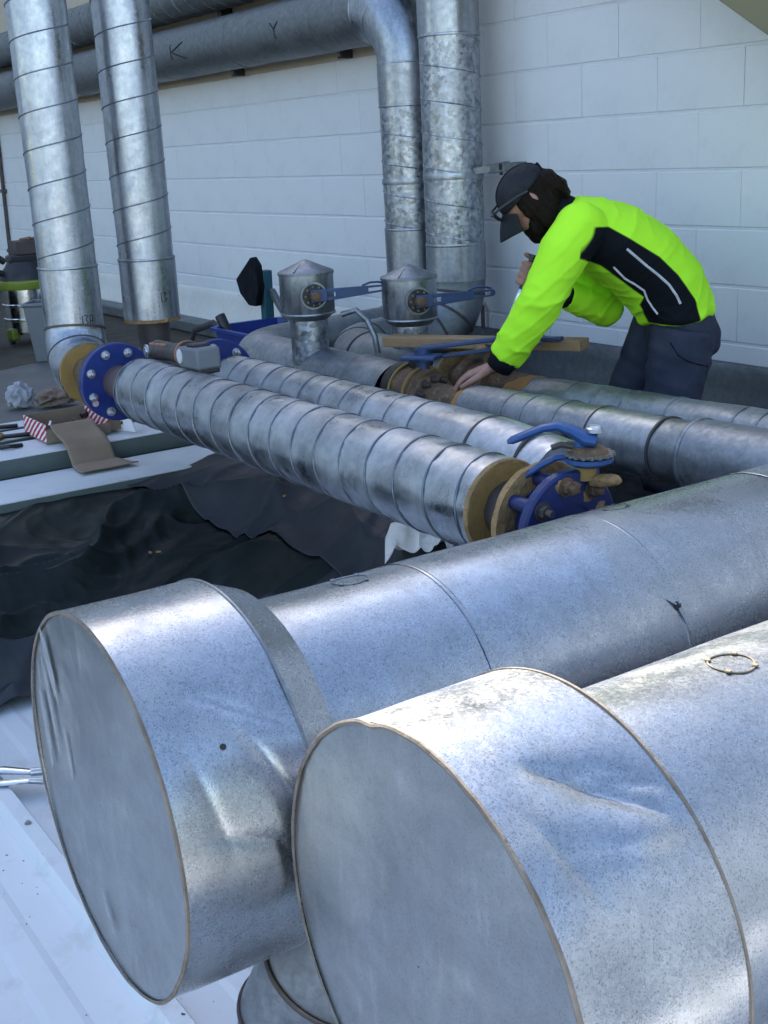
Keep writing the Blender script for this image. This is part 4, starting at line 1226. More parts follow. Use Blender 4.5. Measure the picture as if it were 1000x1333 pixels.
mb.grid(hem_fn, 24, 260).build('turned_hem', 'tarp_grey', tarp, smooth=60, thick=0.0015)
g2 = thing('plastic_sheet', 'grey plastic sheet spread under the spiral pipes', 'sheet', W(-3.2, 1.8, -1.1))


def sheet_fn(a, b):
    x = -3.99 + 2.1 * a
    yl = 1.47 + 0.24 * min(1, (x + 3.99) / 0.40) + 0.12 * a + 0.07 * nz(x * 3.5, 2, 2)
    y = yl + (2.9 - yl) * b
    z = -1.045 - 0.10 * a + 0.045 * max(0, ridged(x * 3 + y, y * 2.6, 2)) ** 3 + 0.014 * max(0, ridged(x * 7, y * 5, 5)) ** 2 + 0.003 * max(0, ridged(x * 17, y * 12, 3)) ** 2 - 0.02
    k = min(1, b / 0.22); k = k * k * (3 - 2 * k)
    zt2 = tarp_z(x, y) + 0.010
    return W(x, y, max(zt2, zt2 * (1 - k) + z * k))


MB().grid(sheet_fn, 220, 150).build('sheet', 'tarp_grey', g2, smooth=60, thick=0.0015)
# yellow scraps on the tarp
for i, (x, y) in enumerate(((-3.62, 1.42), (-3.60, 1.44), (-3.34, 1.78), (-3.0, 1.52))):
    o = MB().box(W(x, y, tarp_z(x, y) + 0.012 + (0.13 if i == 2 else 0)), (0.016, 0.007, 0.004), Matrix.Rotation(i * 1.1, 3, 'Z')).build('foam_scrap', 'foam', None, smooth=0)
    tag(o, 'tiny yellow foam scrap lying on the tarpaulin', 'scrap', 'foam scraps on the tarpaulin')

# crumpled pale plastic scrap on the sheet, below the pipe
def scrap_fn(a, b):
    u, v_ = (a - 0.5) * 0.20, (b - 0.5) * 0.15
    h = 0.05 * max(0, ridged(u * 9, v_ * 8, 2.0)) ** 2 + 0.025 * max(0, ridged(u * 22, v_ * 19, 4.0)) ** 2 + 0.05 * math.exp(-((b - 0.75) / 0.2) ** 2) - 0.03 * (abs(a - 0.5) * 2) ** 3
    return W(-2.80 + u * 0.55 + v_ * 0.5, 1.93 + u * 0.83 - v_ * 0.5, -1.135 + h)


o = MB().grid(scrap_fn, 36, 30).build('plastic_scrap', 'white_plastic', None, smooth=35, thick=0.0012)
tag(o, 'crumpled pale plastic scrap below the right end of the bright spiral pipe', 'scrap')

# open carton with printed ends on the rails
ct = thing('carton', 'open cardboard carton with red and white printed ends on the rails', 'carton', W(-4.55, 1.50, -0.99))
x0, x1, y0, y1, zb, ztp = -4.68, -4.42, 1.38, 1.63, -0.992, -0.920
MB().bbox(W(x0, y0, zb), W(x1, y1, zb + 0.004)).build('base', 'cardboard', ct, smooth=0)
MB().bbox(W(x0, y0, zb + 0.0045), W(x0 + 0.004, y1, ztp)).build('side', 'cardboard', ct, smooth=0)
MB().bbox(W(x1 - 0.004, y0, zb + 0.0045), W(x1, y1, ztp - 0.03)).build('side', 'cardboard', ct, smooth=0)
MB().bbox(W(x0 + 0.0045, y0, zb + 0.0045), W(x1 - 0.0045, y0 + 0.004, ztp)).build('printed_end', 'striped_print', ct, smooth=0)
MB().bbox(W(x0 + 0.0045, y1 - 0.004, zb + 0.0045), W(x1 - 0.0045, y1, ztp)).build('printed_end', 'striped_print', ct, smooth=0)
MB().bbox(W(x0 + 0.06, y1 + 0.001, zb + 0.0045), W(x1 - 0.02, y1 + 0.05, ztp - 0.01)).build('end_flap', 'cardboard', ct, smooth=0)
# flap folding forward over the lower rail
def flap_fn(a, b):
    prof = [(-4.43, -0.93), (-4.39, -0.955), (-4.31, -0.975), (-4.275, -1.00), (-4.245, -1.05), (-4.21, -1.052), (-4.17, -1.054), (-4.12, -1.05)]
    k = a * (len(prof) - 1); j = min(int(k), len(prof) - 2); f = k - j
    x = prof[j][0] * (1 - f) + prof[j + 1][0] * f; z = prof[j][1] * (1 - f) + prof[j + 1][1] * f
    y = 1.40 + 0.165 * b + 0.01 * a + (0.05 * (b - 0.3) * (a - 0.55) / 0.45 if a > 0.55 else 0)
    return W(x, y, z + 0.006 * nz(x * 9, y * 9, 1) + 0.004)


MB().grid(flap_fn, 28, 16).build('front_flap', 'cardboard', ct, thick=0.004)
for i in range(5):
    p = Vector((random.uniform(-4.66, -4.48), random.uniform(1.42, 1.6), EYE - 0.965 + 0.02 * random.random()))
    q = p + Vector((random.uniform(-0.06, 0.06), random.uniform(-0.06, 0.06), 0.01))
    b = tag(MB().sweep([p, q], random.choice((0.008, 0.011, 0.006)), 8).build('fitting', random.choice(('dark_steel', 'black_iron', 'zinc_bolt')), None), 'small dark metal fitting lying inside the open carton', 'fitting', 'fittings in the carton')
# white strip, black strap beside the carton
o = MB().prism([W(-4.40, 1.675, -0.985), W(-4.34, 1.70, -0.985), W(-4.45, 1.705, -0.87), W(-4.46, 1.70, -0.87)], (0.004, -0.004, 0)).build('white_offcut', 'white_plastic', None, smooth=0)
tag(o, 'narrow white plastic offcut leaning beside the carton', 'offcut')
mb = MB().sweep([W(-4.50, 1.70, -0.93), W(-4.52, 1.71, -0.87), W(-4.50, 1.73, -0.84), W(-4.46, 1.75, -0.85), W(-4.43, 1.75, -0.90), W(-4.42, 1.73, -0.96)], (0.012, 0.005), 8)
o = mb.build('black_strap', 'black_plastic', None)
tag(o, 'black curled strap behind the carton under the blue flange', 'strap')

# rag, glove and cutter on the floor sheet
def lump(name, mat, c, r, seed, sq=(1, 1, 1), parent=None, det=5, amp=0.35):
    bm = bmesh.new()
    bmesh.ops.create_icosphere(bm, subdivisions=det, radius=1)
    for v_ in bm.verts:
        n = 1 + amp * ridged(v_.co.x * 1.6 + seed, v_.co.y * 1.6, v_.co.z * 1.6 + seed) - amp * 0.5 + 0.6 * amp * ridged(v_.co.x * 3.7 - seed, v_.co.y * 3.7 + v_.co.z * 2, seed + 2) - 0.3 * amp
        v_.co = Vector((v_.co.x * sq[0], v_.co.y * sq[1], max(-0.55, v_.co.z) * sq[2])) * r * n
    me = bpy.data.meshes.new(name); bm.to_mesh(me); bm.free(); me.shade_smooth()
    o_ = link_mesh(name, me, parent, mat)
    o_.location = Vector(c) - ORG.get(parent.name, Vector((0, 0, 0))) if parent else c
    return o_


o = lump('crumpled_rag', 'rag', W(-5.42, 1.60, -0.985), 0.062, 1.3, (0.8, 0.9, 0.95)); tag(o, 'crumpled pale grey rag on the grey floor sheet', 'rag')
o = lump('work_glove', 'glove', W(-5.33, 1.73, -0.995), 0.066, 4.1, (0.8, 1.25, 0.6)); tag(o, 'bunched brown work glove beside the pale rag', 'glove')
kn = thing('cable_cutter', 'small hand tool with orange grips, lying beside the glove', 'hand tool', W(-5.2, 1.9, -1.02))
MB().sweep([W(-5.25, 1.83, -1.005), W(-5.20, 1.88, -1.0)], (0.014, 0.008), 8).build('jaw', 'black_iron', kn)
MB().sweep([W(-5.20, 1.88, -1.0), W(-5.13, 1.93, -0.995), W(-5.08, 2.02, -1.0)], (0.012, 0.010), 8).build('grip', 'orange_plastic', kn)
MB().sweep([W(-5.20, 1.88, -1.0), W(-5.16, 1.90, -1.005), W(-5.12, 2.0, -1.01)], (0.012, 0.010), 8).build('grip', 'orange_plastic', kn)
# black cable pieces on the far rails
for i, (xa, ya, xb, yb) in enumerate(((-4.90, 1.20, -4.84, 1.40), (-4.70, 1.17, -4.63, 1.42), (-4.50, 1.20, -4.47, 1.30))):
    mb = MB().sweep([W(xa, ya, -0.990), W((xa + xb) / 2 + 0.03, (ya + yb) / 2, -0.983), W(xb, yb, -0.990)], 0.009, 8)
    o = mb.build('cable_offcut', 'black_plastic', None)
    tag(o, ('black cable offcut on the rearmost white rail', 'black cable offcut on the second white rail', 'short black cable offcut on the wide white rail')[i], 'cable', 'cable offcuts on the rails')
o = lump('oily_rag', 'orange_foam', W(-4.66, 1.27, -0.985), 0.022, 2.2, (1, 1, 0.7), det=4); tag(o, 'small rust-brown rag scrap on the white rail', 'rag')

# cordless grinder lying on the bright pipe
gr = thing('cordless_grinder', 'black and copper cordless power tool lying on the bright spiral pipe', 'power tool', W(-3.45, 1.5, -0.59))
ga, gb = W(-3.68, 1.535, -0.582), W(-3.16, 1.50, -0.548)
gd = (gb - ga).normalized(); gs = gd.cross(Vector((0, 0, 1))).normalized(); gu = gs.cross(gd)


def gp(a, s=0, u=0):
    return ga + gd * a + gs * s + gu * u


MB().sweep([gp(0.0), gp(0.02), gp(0.09), gp(0.17), gp(0.26), gp(0.30)], [(0.024, 0.024), (0.032, 0.032), (0.031, 0.033), (0.027, 0.030), (0.034, 0.036), (0.040, 0.040)], 20, e1=gu).build('body', 'tool_body', gr)
MB().lathe(gp(0.012, 0.030), gs, [(0, 0.021), (0.006, 0.021), (0.006, 0.014), (0.010, 0.013)], 20).build('gear_cap', 'zinc_bolt', gr)
for k in range(3):
    MB().sweep([gp(0.02 + 0.05 * k, 0.02, 0.022), gp(0.06 + 0.05 * k, 0.02, 0.024)], (0.005, 0.004), 8).build('trim', 'copper_trim', gr)
MB().lathe(gp(0.285), gd, [(0, 0.041), (0.012, 0.042), (0.014, 0.036)], 20).build('collar', 'copper_trim', gr)
MB().box(gp(0.385, 0, -0.004), (0.16, 0.075, 0.064), Matrix((gd, gs, gu)).transposed()).build('battery', 'grey_plastic', gr, bevel=0.008)
MB().box(gp(0.385, 0.0, 0.032), (0.06, 0.05, 0.010), Matrix((gd, gs, gu)).transposed()).build('battery_latch', 'black_plastic', gr, bevel=0.003)
MB().lathe(gp(0.325, 0.036, 0.0), gs, [(0, 0.022), (0.004, 0.021)], 20).build('badge', 'white_rail', gr)
MB().box(gp(0.36, 0, -0.040), (0.2, 0.065, 0.014), Matrix((gd, gs, gu)).transposed()).build('foot', 'black_plastic', gr, bevel=0.004)

# blue tub with tool handles, teal stand with black bag behind
tb = thing('blue_tub', 'blue plastic tub with tool handles against the wall flashing', 'tub', W(-5.45, 2.75, -1.02))
mb = MB()
def tub_ring(z, hx, hy):
    c = W(-5.12, 2.78, z)
    return [c + Vector((x * hx, y * hy, 0)) for x, y in ((-1, -0.7), (-0.8, -1), (0.8, -1), (1, -0.7), (1, 0.7), (0.8, 1), (-0.8, 1), (-1, 0.7))]
rings = [tub_ring(-1.03, 0.27, 0.17), tub_ring(-0.86, 0.31, 0.21), tub_ring(-0.80, 0.32, 0.22), tub_ring(-0.798, 0.34, 0.24), tub_ring(-0.785, 0.34, 0.24), tub_ring(-0.785, 0.315, 0.215), tub_ring(-1.02, 0.26, 0.16)]
vs = [p for r in rings for p in r]
fs = [(i * 8 + k, i * 8 + (k + 1) % 8, (i + 1) * 8 + (k + 1) % 8, (i + 1) * 8 + k) for i in range(6) for k in range(8)] + [tuple(range(8)), tuple(48 + k for k in range(8))]
mb.add(vs, fs).build('shell', 'tub_blue', tb, smooth=30)
o = MB().sweep([W(-5.30, 2.66, -0.98), W(-5.44, 2.62, -0.74)], (0.018, 0.026), 10).build('hammer_shaft', 'black_plastic', None)
tag(o, 'black tool handle sticking out of the blue tub', 'handle')
o = MB().sweep([W(-5.20, 2.75, -1.0), W(-5.36, 2.66, -0.86), W(-5.52, 2.62, -0.785), W(-5.70, 2.60, -0.83), W(-5.80, 2.6, -0.95)], (0.02, 0.012), 10).build('dark_hose', 'black_plastic', None)
tag(o, 'dark hose curling over the left rim of the blue tub', 'hose')
tp_ = thing('teal_stand', 'dark teal post with a diagonal brace standing behind the blue tub', 'stand', W(-5.58, 2.95, -1.04))
MB().beam(W(-5.58, 2.95, -1.04), W(-5.56, 2.95, -0.56), 0.05, 0.05, (1, 0, 0)).build('post', 'teal_paint', tp_, bevel=0.003)
MB().beam(W(-5.53, 2.96, -0.66), W(-5.32, 2.97, -0.86), 0.03, 0.03).build('brace', 'galv_overhead', tp_, bevel=0.003)
bgm = MB()
bpts = [W(-5.60, 2.93, -0.49), W(-5.66, 2.93, -0.53), W(-5.78, 2.93, -0.61), W(-5.745, 2.93, -0.68), W(-5.66, 2.93, -0.735), W(-5.58, 2.93, -0.735), W(-5.535, 2.93, -0.64), W(-5.55, 2.93, -0.53)]
bgm.prism(bpts, (0.02, -0.05, 0))
bag = bgm.build('black_bag', 'black_cloth', None, bevel=0.008, smooth=40)
tag(bag, 'black cloth bag hung on the teal post', 'bag')

# vacuum cleaner at the far left
vc = thing('shop_vacuum', 'shiny steel shop vacuum with lime green rim and black lid', 'vacuum', W(-7.55, 2.36, -1.03))
vx, vy = -7.55, 2.36
MB().lathe(W(vx, vy, 0), (0, 0, 1), [(-0.97, 0.12), (-0.965, 0.155), (-0.90, 0.155), (-0.895, 0.160), (-0.885, 0.160), (-0.88, 0.155), (-0.815, 0.155), (-0.81, 0.160), (-0.80, 0.160), (-0.795, 0.155), (-0.70, 0.155)], 40).build('tank', 'chrome', vc)
MB().lathe(W(vx, vy, 0), (0, 0, 1), [(-0.71, 0.165), (-0.70, 0.172), (-0.665, 0.172), (-0.655, 0.16)], 40).build('lime_rim', 'lime_plastic', vc)
MB().lathe(W(vx, vy, 0), (0, 0, 1), [(-0.66, 0.162), (-0.62, 0.155), (-0.585, 0.12), (-0.55, 0.10), (-0.545, 0.06)], 32).build('lid', 'black_plastic', vc)
MB().box(W(vx, vy, -0.535), (0.09, 0.20, 0.05)).build('carry_handle', 'black_plastic', vc, bevel=0.012)
MB().lathe(W(vx, vy, -0.765) + Vector((0.70, 0.714, 0)) * 0.0 + Vector((0.135, 0.06, 0)), (0.9, 0.4, 0), [(0, 0.045), (0.03, 0.045), (0.03, 0.036), (0.01, 0.034)], 24).build('inlet', 'black_plastic', vc)
for k in range(4):
    a = 0.4 + k * math.pi / 2
    f_ = MB().box(W(vx + 0.15 * math.cos(a), vy + 0.15 * math.sin(a), -0.975), (0.06, 0.06, 0.07), Matrix.Rotation(a, 3, 'Z')).build('caster_foot', 'lime_plastic', vc, bevel=0.01)
    MB().lathe(W(vx + 0.165 * math.cos(a), vy + 0.165 * math.sin(a) - 0.012, -1.012), (0, 1, 0), [(0, 0.024), (0.024, 0.024)], 16).build('wheel', 'black_plastic', f_)
MB().sweep([W(vx + 0.02, vy - 0.13, -0.62), W(vx + 0.03, vy - 0.22, -0.58), W(vx + 0.05, vy - 0.30, -0.66), W(vx + 0.06, vy - 0.33, -0.80), W(vx + 0.06, vy - 0.30, -1.0)], 0.02, 12).build('hose', 'black_plastic', vc)
tr = thing('tool_tray', 'dark tray of tools perched on the shop vacuum lid', 'tray', W(vx - 0.05, vy + 0.08, -0.51))
MB().box(W(vx - 0.03, vy + 0.10, -0.470), (0.14, 0.30, 0.080)).build('tray_body', 'dark_steel', tr, bevel=0.004)
for k in range(4):
    MB().sweep([W(vx - 0.02, vy + 0.0 + 0.06 * k, -0.428), W(vx + 0.03, vy + 0.05 + 0.06 * k, -0.418)], 0.012, 8).build('tool', random.choice(('rusty', 'copper_trim', 'dark_steel')), tr)
bb = thing('black_tool_bag', 'black tool bag with bent strap at the left picture edge', 'bag', W(-7.5, 1.95, -1.03))
MB().box(W(-7.45, 1.97, -0.86), (0.22, 0.26, 0.34)).build('bag_body', 'black_cloth', bb, bevel=0.05, smooth=60)
MB().sweep([W(-7.40, 1.92, -0.70), W(-7.38, 1.95, -0.52), W(-7.36, 2.04, -0.40), W(-7.35, 2.14, -0.50), W(-7.35, 2.18, -0.53)], (0.035, 0.02), 10).build('strap', 'black_plastic', bb)
bn = thing('grey_bin', 'plain grey tapered bin standing in front of the vacuum', 'bin', W(-6.5, 2.25, -1.03))
mb = MB()
c0 = Vector((-6.66, 2.22, 0))
u_ = Vector((0.55, 0.83, 0)); w_ = Vector((-0.83, 0.55, 0))
def rect(z, hu, hw):
    return [c0 + u_ * a * hu + w_ * b * hw + Vector((0, 0, z + EYE)) for a, b in ((-1, -1), (1, -1), (1, 1), (-1, 1))]
rr_ = [rect(-1.03, 0.115, 0.09), rect(-0.73, 0.145, 0.11), rect(-0.725, 0.152, 0.117), rect(-0.71, 0.152, 0.117), rect(-0.71, 0.138, 0.103), rect(-1.02, 0.108, 0.083)]
mb.add([p for r in rr_ for p in r], [(i * 4 + k, i * 4 + (k + 1) % 4, (i + 1) * 4 + (k + 1) % 4, (i + 1) * 4 + k) for i in range(5) for k in range(4)] + [(0, 1, 2, 3), (20, 21, 22, 23)])
mb.build('shell', 'grey_plastic', bn, smooth=20, bevel=0.006)
MB().box(c0 + Vector((0, 0, EYE - 0.80)), (0.16, 0.15, 0.14), Matrix.Rotation(0.98, 3, 'Z')).build('contents', 'cardboard', bn, smooth=0)

# locking pliers on the roof, lower left
pl_ = thing('locking_pliers', 'silver locking pliers lying on the white roof left of the ducts', 'pliers', (-2.85, 0.70, 0.03))
MB().sweep([W(-2.93, 0.62, -1.455), W(-2.88, 0.68, -1.45), W(-2.83, 0.735, -1.452)], [(0.008, 0.014), (0.009, 0.015), (0.006, 0.012)], 10).build('upper_handle', 'chrome', pl_)
MB().sweep([W(-2.89, 0.60, -1.46), W(-2.84, 0.66, -1.462), W(-2.80, 0.72, -1.458)], [(0.006, 0.012), (0.006, 0.012), (0.006, 0.012)], 10).build('lower_handle', 'chrome', pl_)
MB().sweep([W(-2.83, 0.735, -1.452), W(-2.81, 0.77, -1.452), W(-2.785, 0.77, -1.454)], [(0.010, 0.012), (0.011, 0.010), (0.006, 0.008)], 10).build('jaw', 'zinc_bolt', pl_)
MB().sweep([W(-2.80, 0.72, -1.458), W(-2.775, 0.745, -1.458), W(-2.785, 0.765, -1.456)], 0.008, 10).build('jaw', 'zinc_bolt', pl_)
# swarf and dirt on the roof
mb = MB()
rnd = random.Random(4)


def roof_h(y):
    k = ((y - 0.622) % PITCHY)
    for (a, ha), (b, hb) in zip(RIB, RIB[1:]):
        if a <= k <= b:
            return ha + (hb - ha) * (k - a) / max(1e-6, b - a)
    return 0


for i in range(230):
    x = rnd.uniform(-3.4, -1.6); y = rnd.uniform(0.3, 1.1)
    if nz(x * 3, y * 3, 1) < -0.05:
        continue
    s_ = rnd.choice((0.0012, 0.0015, 0.002, 0.002, 0.003, 0.0045))
    mb.box((x, y, roof_h(y) + s_ * 0.45), (s_ * rnd.uniform(0.8, 3.5), s_, s_ * 0.5), Matrix.Rotation(rnd.uniform(0, 3), 3, 'Z') @ Matrix.Rotation(rnd.uniform(-0.5, 0.5), 3, 'Y'))
o = mb.build('swarf', 'chips', None, smooth=0)
tag(o, 'dark swarf and dirt flecks scattered on the white roof', 'debris', kind='stuff')

# ================================================================== WORKER
# local frame: x to the back, -x the way he faces, y away from the camera, z up, feet at 0
wk = thing('person', 'bearded worker in lime hi-vis shirt and black cap, bending over the rear pipes', 'person', (-2.815, 2.995, 0), rotz=math.radians(56.35))


def remeshed(mb, voxel, smooth_it=6, fn=None):
    me = mb.mesh('tmp')
    o_ = bpy.data.objects.new('tmp', me); col.objects.link(o_)
    md = o_.modifiers.new('r', 'REMESH'); md.mode = 'VOXEL'; md.voxel_size = voxel
    if smooth_it:
        ms = o_.modifiers.new('s', 'SMOOTH'); ms.iterations = smooth_it; ms.factor = 0.5
    dg = bpy.context.evaluated_depsgraph_get()
    ne = bpy.data.meshes.new_from_object(o_.evaluated_get(dg))
    bpy.data.objects.remove(o_)
    if fn:
        cos = [v_.co.copy() for v_ in ne.vertices]
        nrm = [v_.normal.copy() for v_ in ne.vertices]
        flat = []
        for c_, n2 in zip(cos, nrm):
            flat.extend(fn(c_, n2))
        ne.vertices.foreach_set('co', flat)
        ne.update()
    ne.shade_smooth()
    return ne


def ball(mb, c, r, seg=16):
    n = 10
    prof = []
    rx = r if isinstance(r, (int, float)) else r[0]
    vs = []
    c = Vector(c)
    rr = (r, r, r) if isinstance(r, (int, float)) else r
    for i in range(1, n):
        ph = math.pi * i / n
        for k in range(seg):
            th = math.tau * k / seg
            vs.append(c + Vector((rr[0] * math.sin(ph) * math.cos(th), rr[1] * math.sin(ph) * math.sin(th), rr[2] * math.cos(ph))))
    vs.append(c + Vector((0, 0, rr[2]))); vs.append(c - Vector((0, 0, rr[2])))
    fs = [(i * seg + k, (i + 1) * seg + k, (i + 1) * seg + (k + 1) % seg, i * seg + (k + 1) % seg) for i in range(n - 2) for k in range(seg)]
    t, b = len(vs) - 2, len(vs) - 1
    fs += [(t, k, (k + 1) % seg) for k in range(seg)]
    fs += [(b, (n - 2) * seg + (k + 1) % seg, (n - 2) * seg + k) for k in range(seg)]
    mb.add(vs, fs)


HS = 0.83
HC = Vector((-0.492, -0.02, 1.322))                # head centre
HP = math.radians(48)                              # head pitched down
hf = Vector((-math.cos(HP), 0, -math.sin(HP)))     # the way the face looks
hu = Vector((-math.sin(HP), 0, math.cos(HP)))
hs = Vector((0, 1, 0))


def H(f, u, s=0.0):
    return HC + (hf * f + hu * u + hs * s) * HS


HR = Matrix((hf, hs, hu)).transposed()


def hball(mb, f, u, s, r):
    t = MB(); ball(t, (0, 0, 0), tuple(k * HS for k in r))
    mb.add([H(f, u, s) + HR @ p for p in t.v], t.f)


def chain(mb, pts, rad, seg=10, e1=None):
    pts = [Vector(p) for p in pts]
    mb.sweep(pts, rad, seg, True, e1=e1)
    ball(mb, pts[-1], rad[-1] if isinstance(rad[-1], (int, float)) else min(rad[-1]), 10)


Lsh, Lel, Lwr = Vector((-0.365, -0.165, 1.235)), Vector((-0.475, -0.205, 1.020)), Vector((-0.598, -0.135, 0.822))
Rsh, Rel, Rwr = Vector((-0.345, 0.16, 1.195)), Vector((-0.213, 0.20, 0.945)), Vector((-0.375, 0.085, 1.010))
Lk = Vector((-0.690, -0.09, 0.786))
Rh = Vector((-0.470, 0.015, 1.085))
hipL, hipR = Vector((-0.01, -0.10, 0.88)), Vector((-0.03, 0.10, 0.88))
kneeL, kneeR = Vector((-0.09, -0.12, 0.49)), Vector((-0.20, 0.11, 0.50))
ankL, ankR = Vector((0.02, -0.12, 0.09)), Vector((-0.10, 0.11, 0.09))
torso_pts = [(0.005, 0, 0.86), (0.0, 0, 0.93), (-0.035, 0, 1.02), (-0.11, 0, 1.10), (-0.205, 0, 1.165), (-0.29, 0, 1.205), (-0.36, 0, 1.235)]

# body: head, neck, arms, hands, torso core and legs in one surface
b_ = MB()
hball(b_, 0.0, 0.02, 0, (0.098, 0.076, 0.098))
hball(b_, 0.045, -0.055, 0, (0.055, 0.055, 0.065))
hball(b_, 0.03, -0.085, 0, (0.055, 0.048, 0.035))
b_.sweep([H(0.088, 0.012), H(0.108, -0.012), H(0.116, -0.028), H(0.098, -0.034)], [(0.010, 0.009), (0.012, 0.012), (0.013, 0.015), (0.006, 0.010)], 10)
for s in (-1, 1):
    hball(b_, -0.012, -0.005, s * 0.076, (0.020, 0.009, 0.031))
    hball(b_, 0.072, 0.012, s * 0.032, (0.014, 0.016, 0.010))
b_.sweep([H(-0.03, -0.04), Vector((-0.40, -0.005, 1.262)), Vector((-0.33, 0, 1.225))], [0.054, 0.056, 0.07], 16)
b_.sweep(torso_pts, [(0.10, 0.14), (0.10, 0.13), (0.10, 0.125), (0.105, 0.13), (0.11, 0.145), (0.095, 0.14), (0.06, 0.08)], 20, e1=(0.3, 0, 1))
b_.sweep([Lsh, Lel, Lwr], [0.05, 0.042, 0.028], 14)
b_.sweep([Rsh, Rel], [0.05, 0.042], 14)
b_.sweep([Rel, Rwr], [0.042, 0.028], 14)
b_.sweep([hipL, kneeL, ankL], [0.08, 0.055, 0.042], 14)
b_.sweep([hipR, kneeR, ankR], [0.08, 0.055, 0.042], 14)
# left hand, palm down on the pipe, fingers curling over its side
pd = (Lk - Lwr).normalized()
b_.sweep([Lwr, Lwr.lerp(Lk, 0.35), Lwr.lerp(Lk, 0.7), Lk], [(0.022, 0.030), (0.020, 0.036), (0.019, 0.041), (0.015, 0.040)], 14, e1=(0, 0, 1))
sp = Vector((0.15, 0.985, 0)).normalized()
for k, (off, ln, dy) in enumerate(((-0.036, 0.062, -0.012), (-0.012, 0.072, -0.006), (0.012, 0.070, 0.0), (0.034, 0.055, 0.010))):
    k0 = Lk + sp * off
    p1_ = k0 + Vector((-0.55, dy, -0.28)).normalized() * ln * 0.55
    p2_ = p1_ + Vector((-0.35, dy, -0.55)).normalized() * ln * 0.40
    p3_ = p2_ + Vector((-0.14, dy, -0.75)).normalized() * ln * 0.30
    chain(b_, [k0 - pd * 0.012, k0 + Vector((-0.006, 0, 0.002)), p1_, p2_, p3_], [0.0095, 0.0098, 0.0088, 0.0080, 0.0068])
th0 = Lwr.lerp(Lk, 0.40) - sp * 0.028
chain(b_, [th0, th0 + Vector((-0.030, -0.024, -0.014)), th0 + Vector((-0.062, -0.030, -0.030)), th0 + Vector((-0.086, -0.028, -0.044))], [0.014, 0.012, 0.0105, 0.008])
# right hand, fist round the bar
bar0, bar1 = Vector((-0.462, 0.012, 1.165)), Vector((-0.604, -0.005, 0.800))
bd = (bar1 - bar0).normalized()
gc = bar0 + bd * 0.085
b_.sweep([Rwr, Rwr.lerp(gc + Vector((0.035, 0.012, 0)), 0.55), gc + Vector((0.030, 0.010, 0.002))], [(0.024, 0.028), (0.022, 0.036), (0.018, 0.040)], 14, e1=(0, 1, 0))
g1 = Vector((0, 1, 0)); g1 = (g1 - bd * g1.dot(bd)).normalized(); g2_ = bd.cross(g1)
if g2_.x < 0:
    g2_ = -g2_
for k in range(4):
    cc = gc + bd * (-0.032 + 0.021 * k)
    pts_ = []
    for j in range(7):
        a = math.radians(20 - 42 * j)
        pts_.append(cc + (g2_ * math.cos(a) + g1 * math.sin(a)) * 0.0225)
    chain(b_, pts_, [0.0105, 0.0105, 0.0102, 0.0098, 0.0092, 0.0086, 0.0076])
th1 = gc - bd * 0.048 + g2_ * 0.02
chain(b_, [gc + g2_ * 0.03 - bd * 0.02, th1 + g1 * 0.014, gc - bd * 0.055 + g1 * 0.020, gc - bd * 0.058 + g1 * 0.014 - g2_ * 0.022], [0.013, 0.0115, 0.0105, 0.0085])
body = link_mesh('body', remeshed(b_, 0.0048, 3), wk, 'skin')

# shirt
sh = MB()
sh.sweep([(-0.016, 0, 0.932), (-0.020, 0, 0.962), (-0.045, 0, 1.02), (-0.12, 0, 1.105), (-0.215, 0, 1.172), (-0.30, 0, 1.218), (-0.355, 0, 1.245), (-0.385, 0, 1.258)],
         [(0.118, 0.162), (0.121, 0.163), (0.125, 0.164), (0.130, 0.172), (0.128, 0.186), (0.108, 0.176), (0.085, 0.13), (0.060, 0.072)], 28, e1=(0.3, 0, 1))
ball(sh, Lsh + Vector((0.02, 0.02, -0.005)), 0.082); ball(sh, Rsh + Vector((0.02, -0.02, 0)), 0.080)
sh.sweep([Lsh + Vector((0.03, 0.03, 0.0)), Lsh.lerp(Lel, 0.35), Lsh.lerp(Lel, 0.8), Lel, Lel.lerp(Lwr, 0.45), Lel.lerp(Lwr, 0.88)], [0.082, 0.076, 0.066, 0.063, 0.060, 0.050], 20)
sh.sweep([Rsh, Rsh.lerp(Rel, 0.5), Rel], [0.076, 0.072, 0.060], 18); ball(sh, Rel, 0.062)
sh.sweep([Rel, Rel.lerp(Rwr, 0.5), Rel.lerp(Rwr, 0.92)], [0.060, 0.056, 0.044], 18)


def wrinkle(p, n):
    # bunching near elbows, waist and armpit, soft drape elsewhere
    dw = min((p - Lel).length, (p - Rel).length, (p - (Lwr * 0.8 + Lel * 0.2)).length)
    w1 = math.exp(-(dw / 0.10) ** 2)
    w2 = math.exp(-((p.z - 0.93) / 0.07) ** 2) if p.x > -0.25 else 0
    d = 0.0015 * nz(p.x * 9, p.y * 9, p.z * 9) + (0.001 + 0.010 * max(w1, w2)) * max(0, ridged(p.x * 9 + p.z * 8, p.y * 7, p.z * 16 - p.x * 6)) ** 2
    d += 0.0035 * max(0, ridged(p.x * 13 - p.z * 15, p.y * 8, 3)) ** 3
    return p + n * d


shm = remeshed(sh, 0.0055, 12, wrinkle)
PANEL = [(-0.362, 1.150), (-0.352, 1.205), (-0.318, 1.240), (-0.262, 1.235), (-0.200, 1.198), (-0.105, 1.137), (-0.045, 1.078), (0.010, 1.000), (0.03, 0.93), (-0.03, 0.92),
         (-0.120, 0.925), (-0.152, 0.985), (-0.146, 1.012), (-0.218, 1.068), (-0.280, 1.116)]


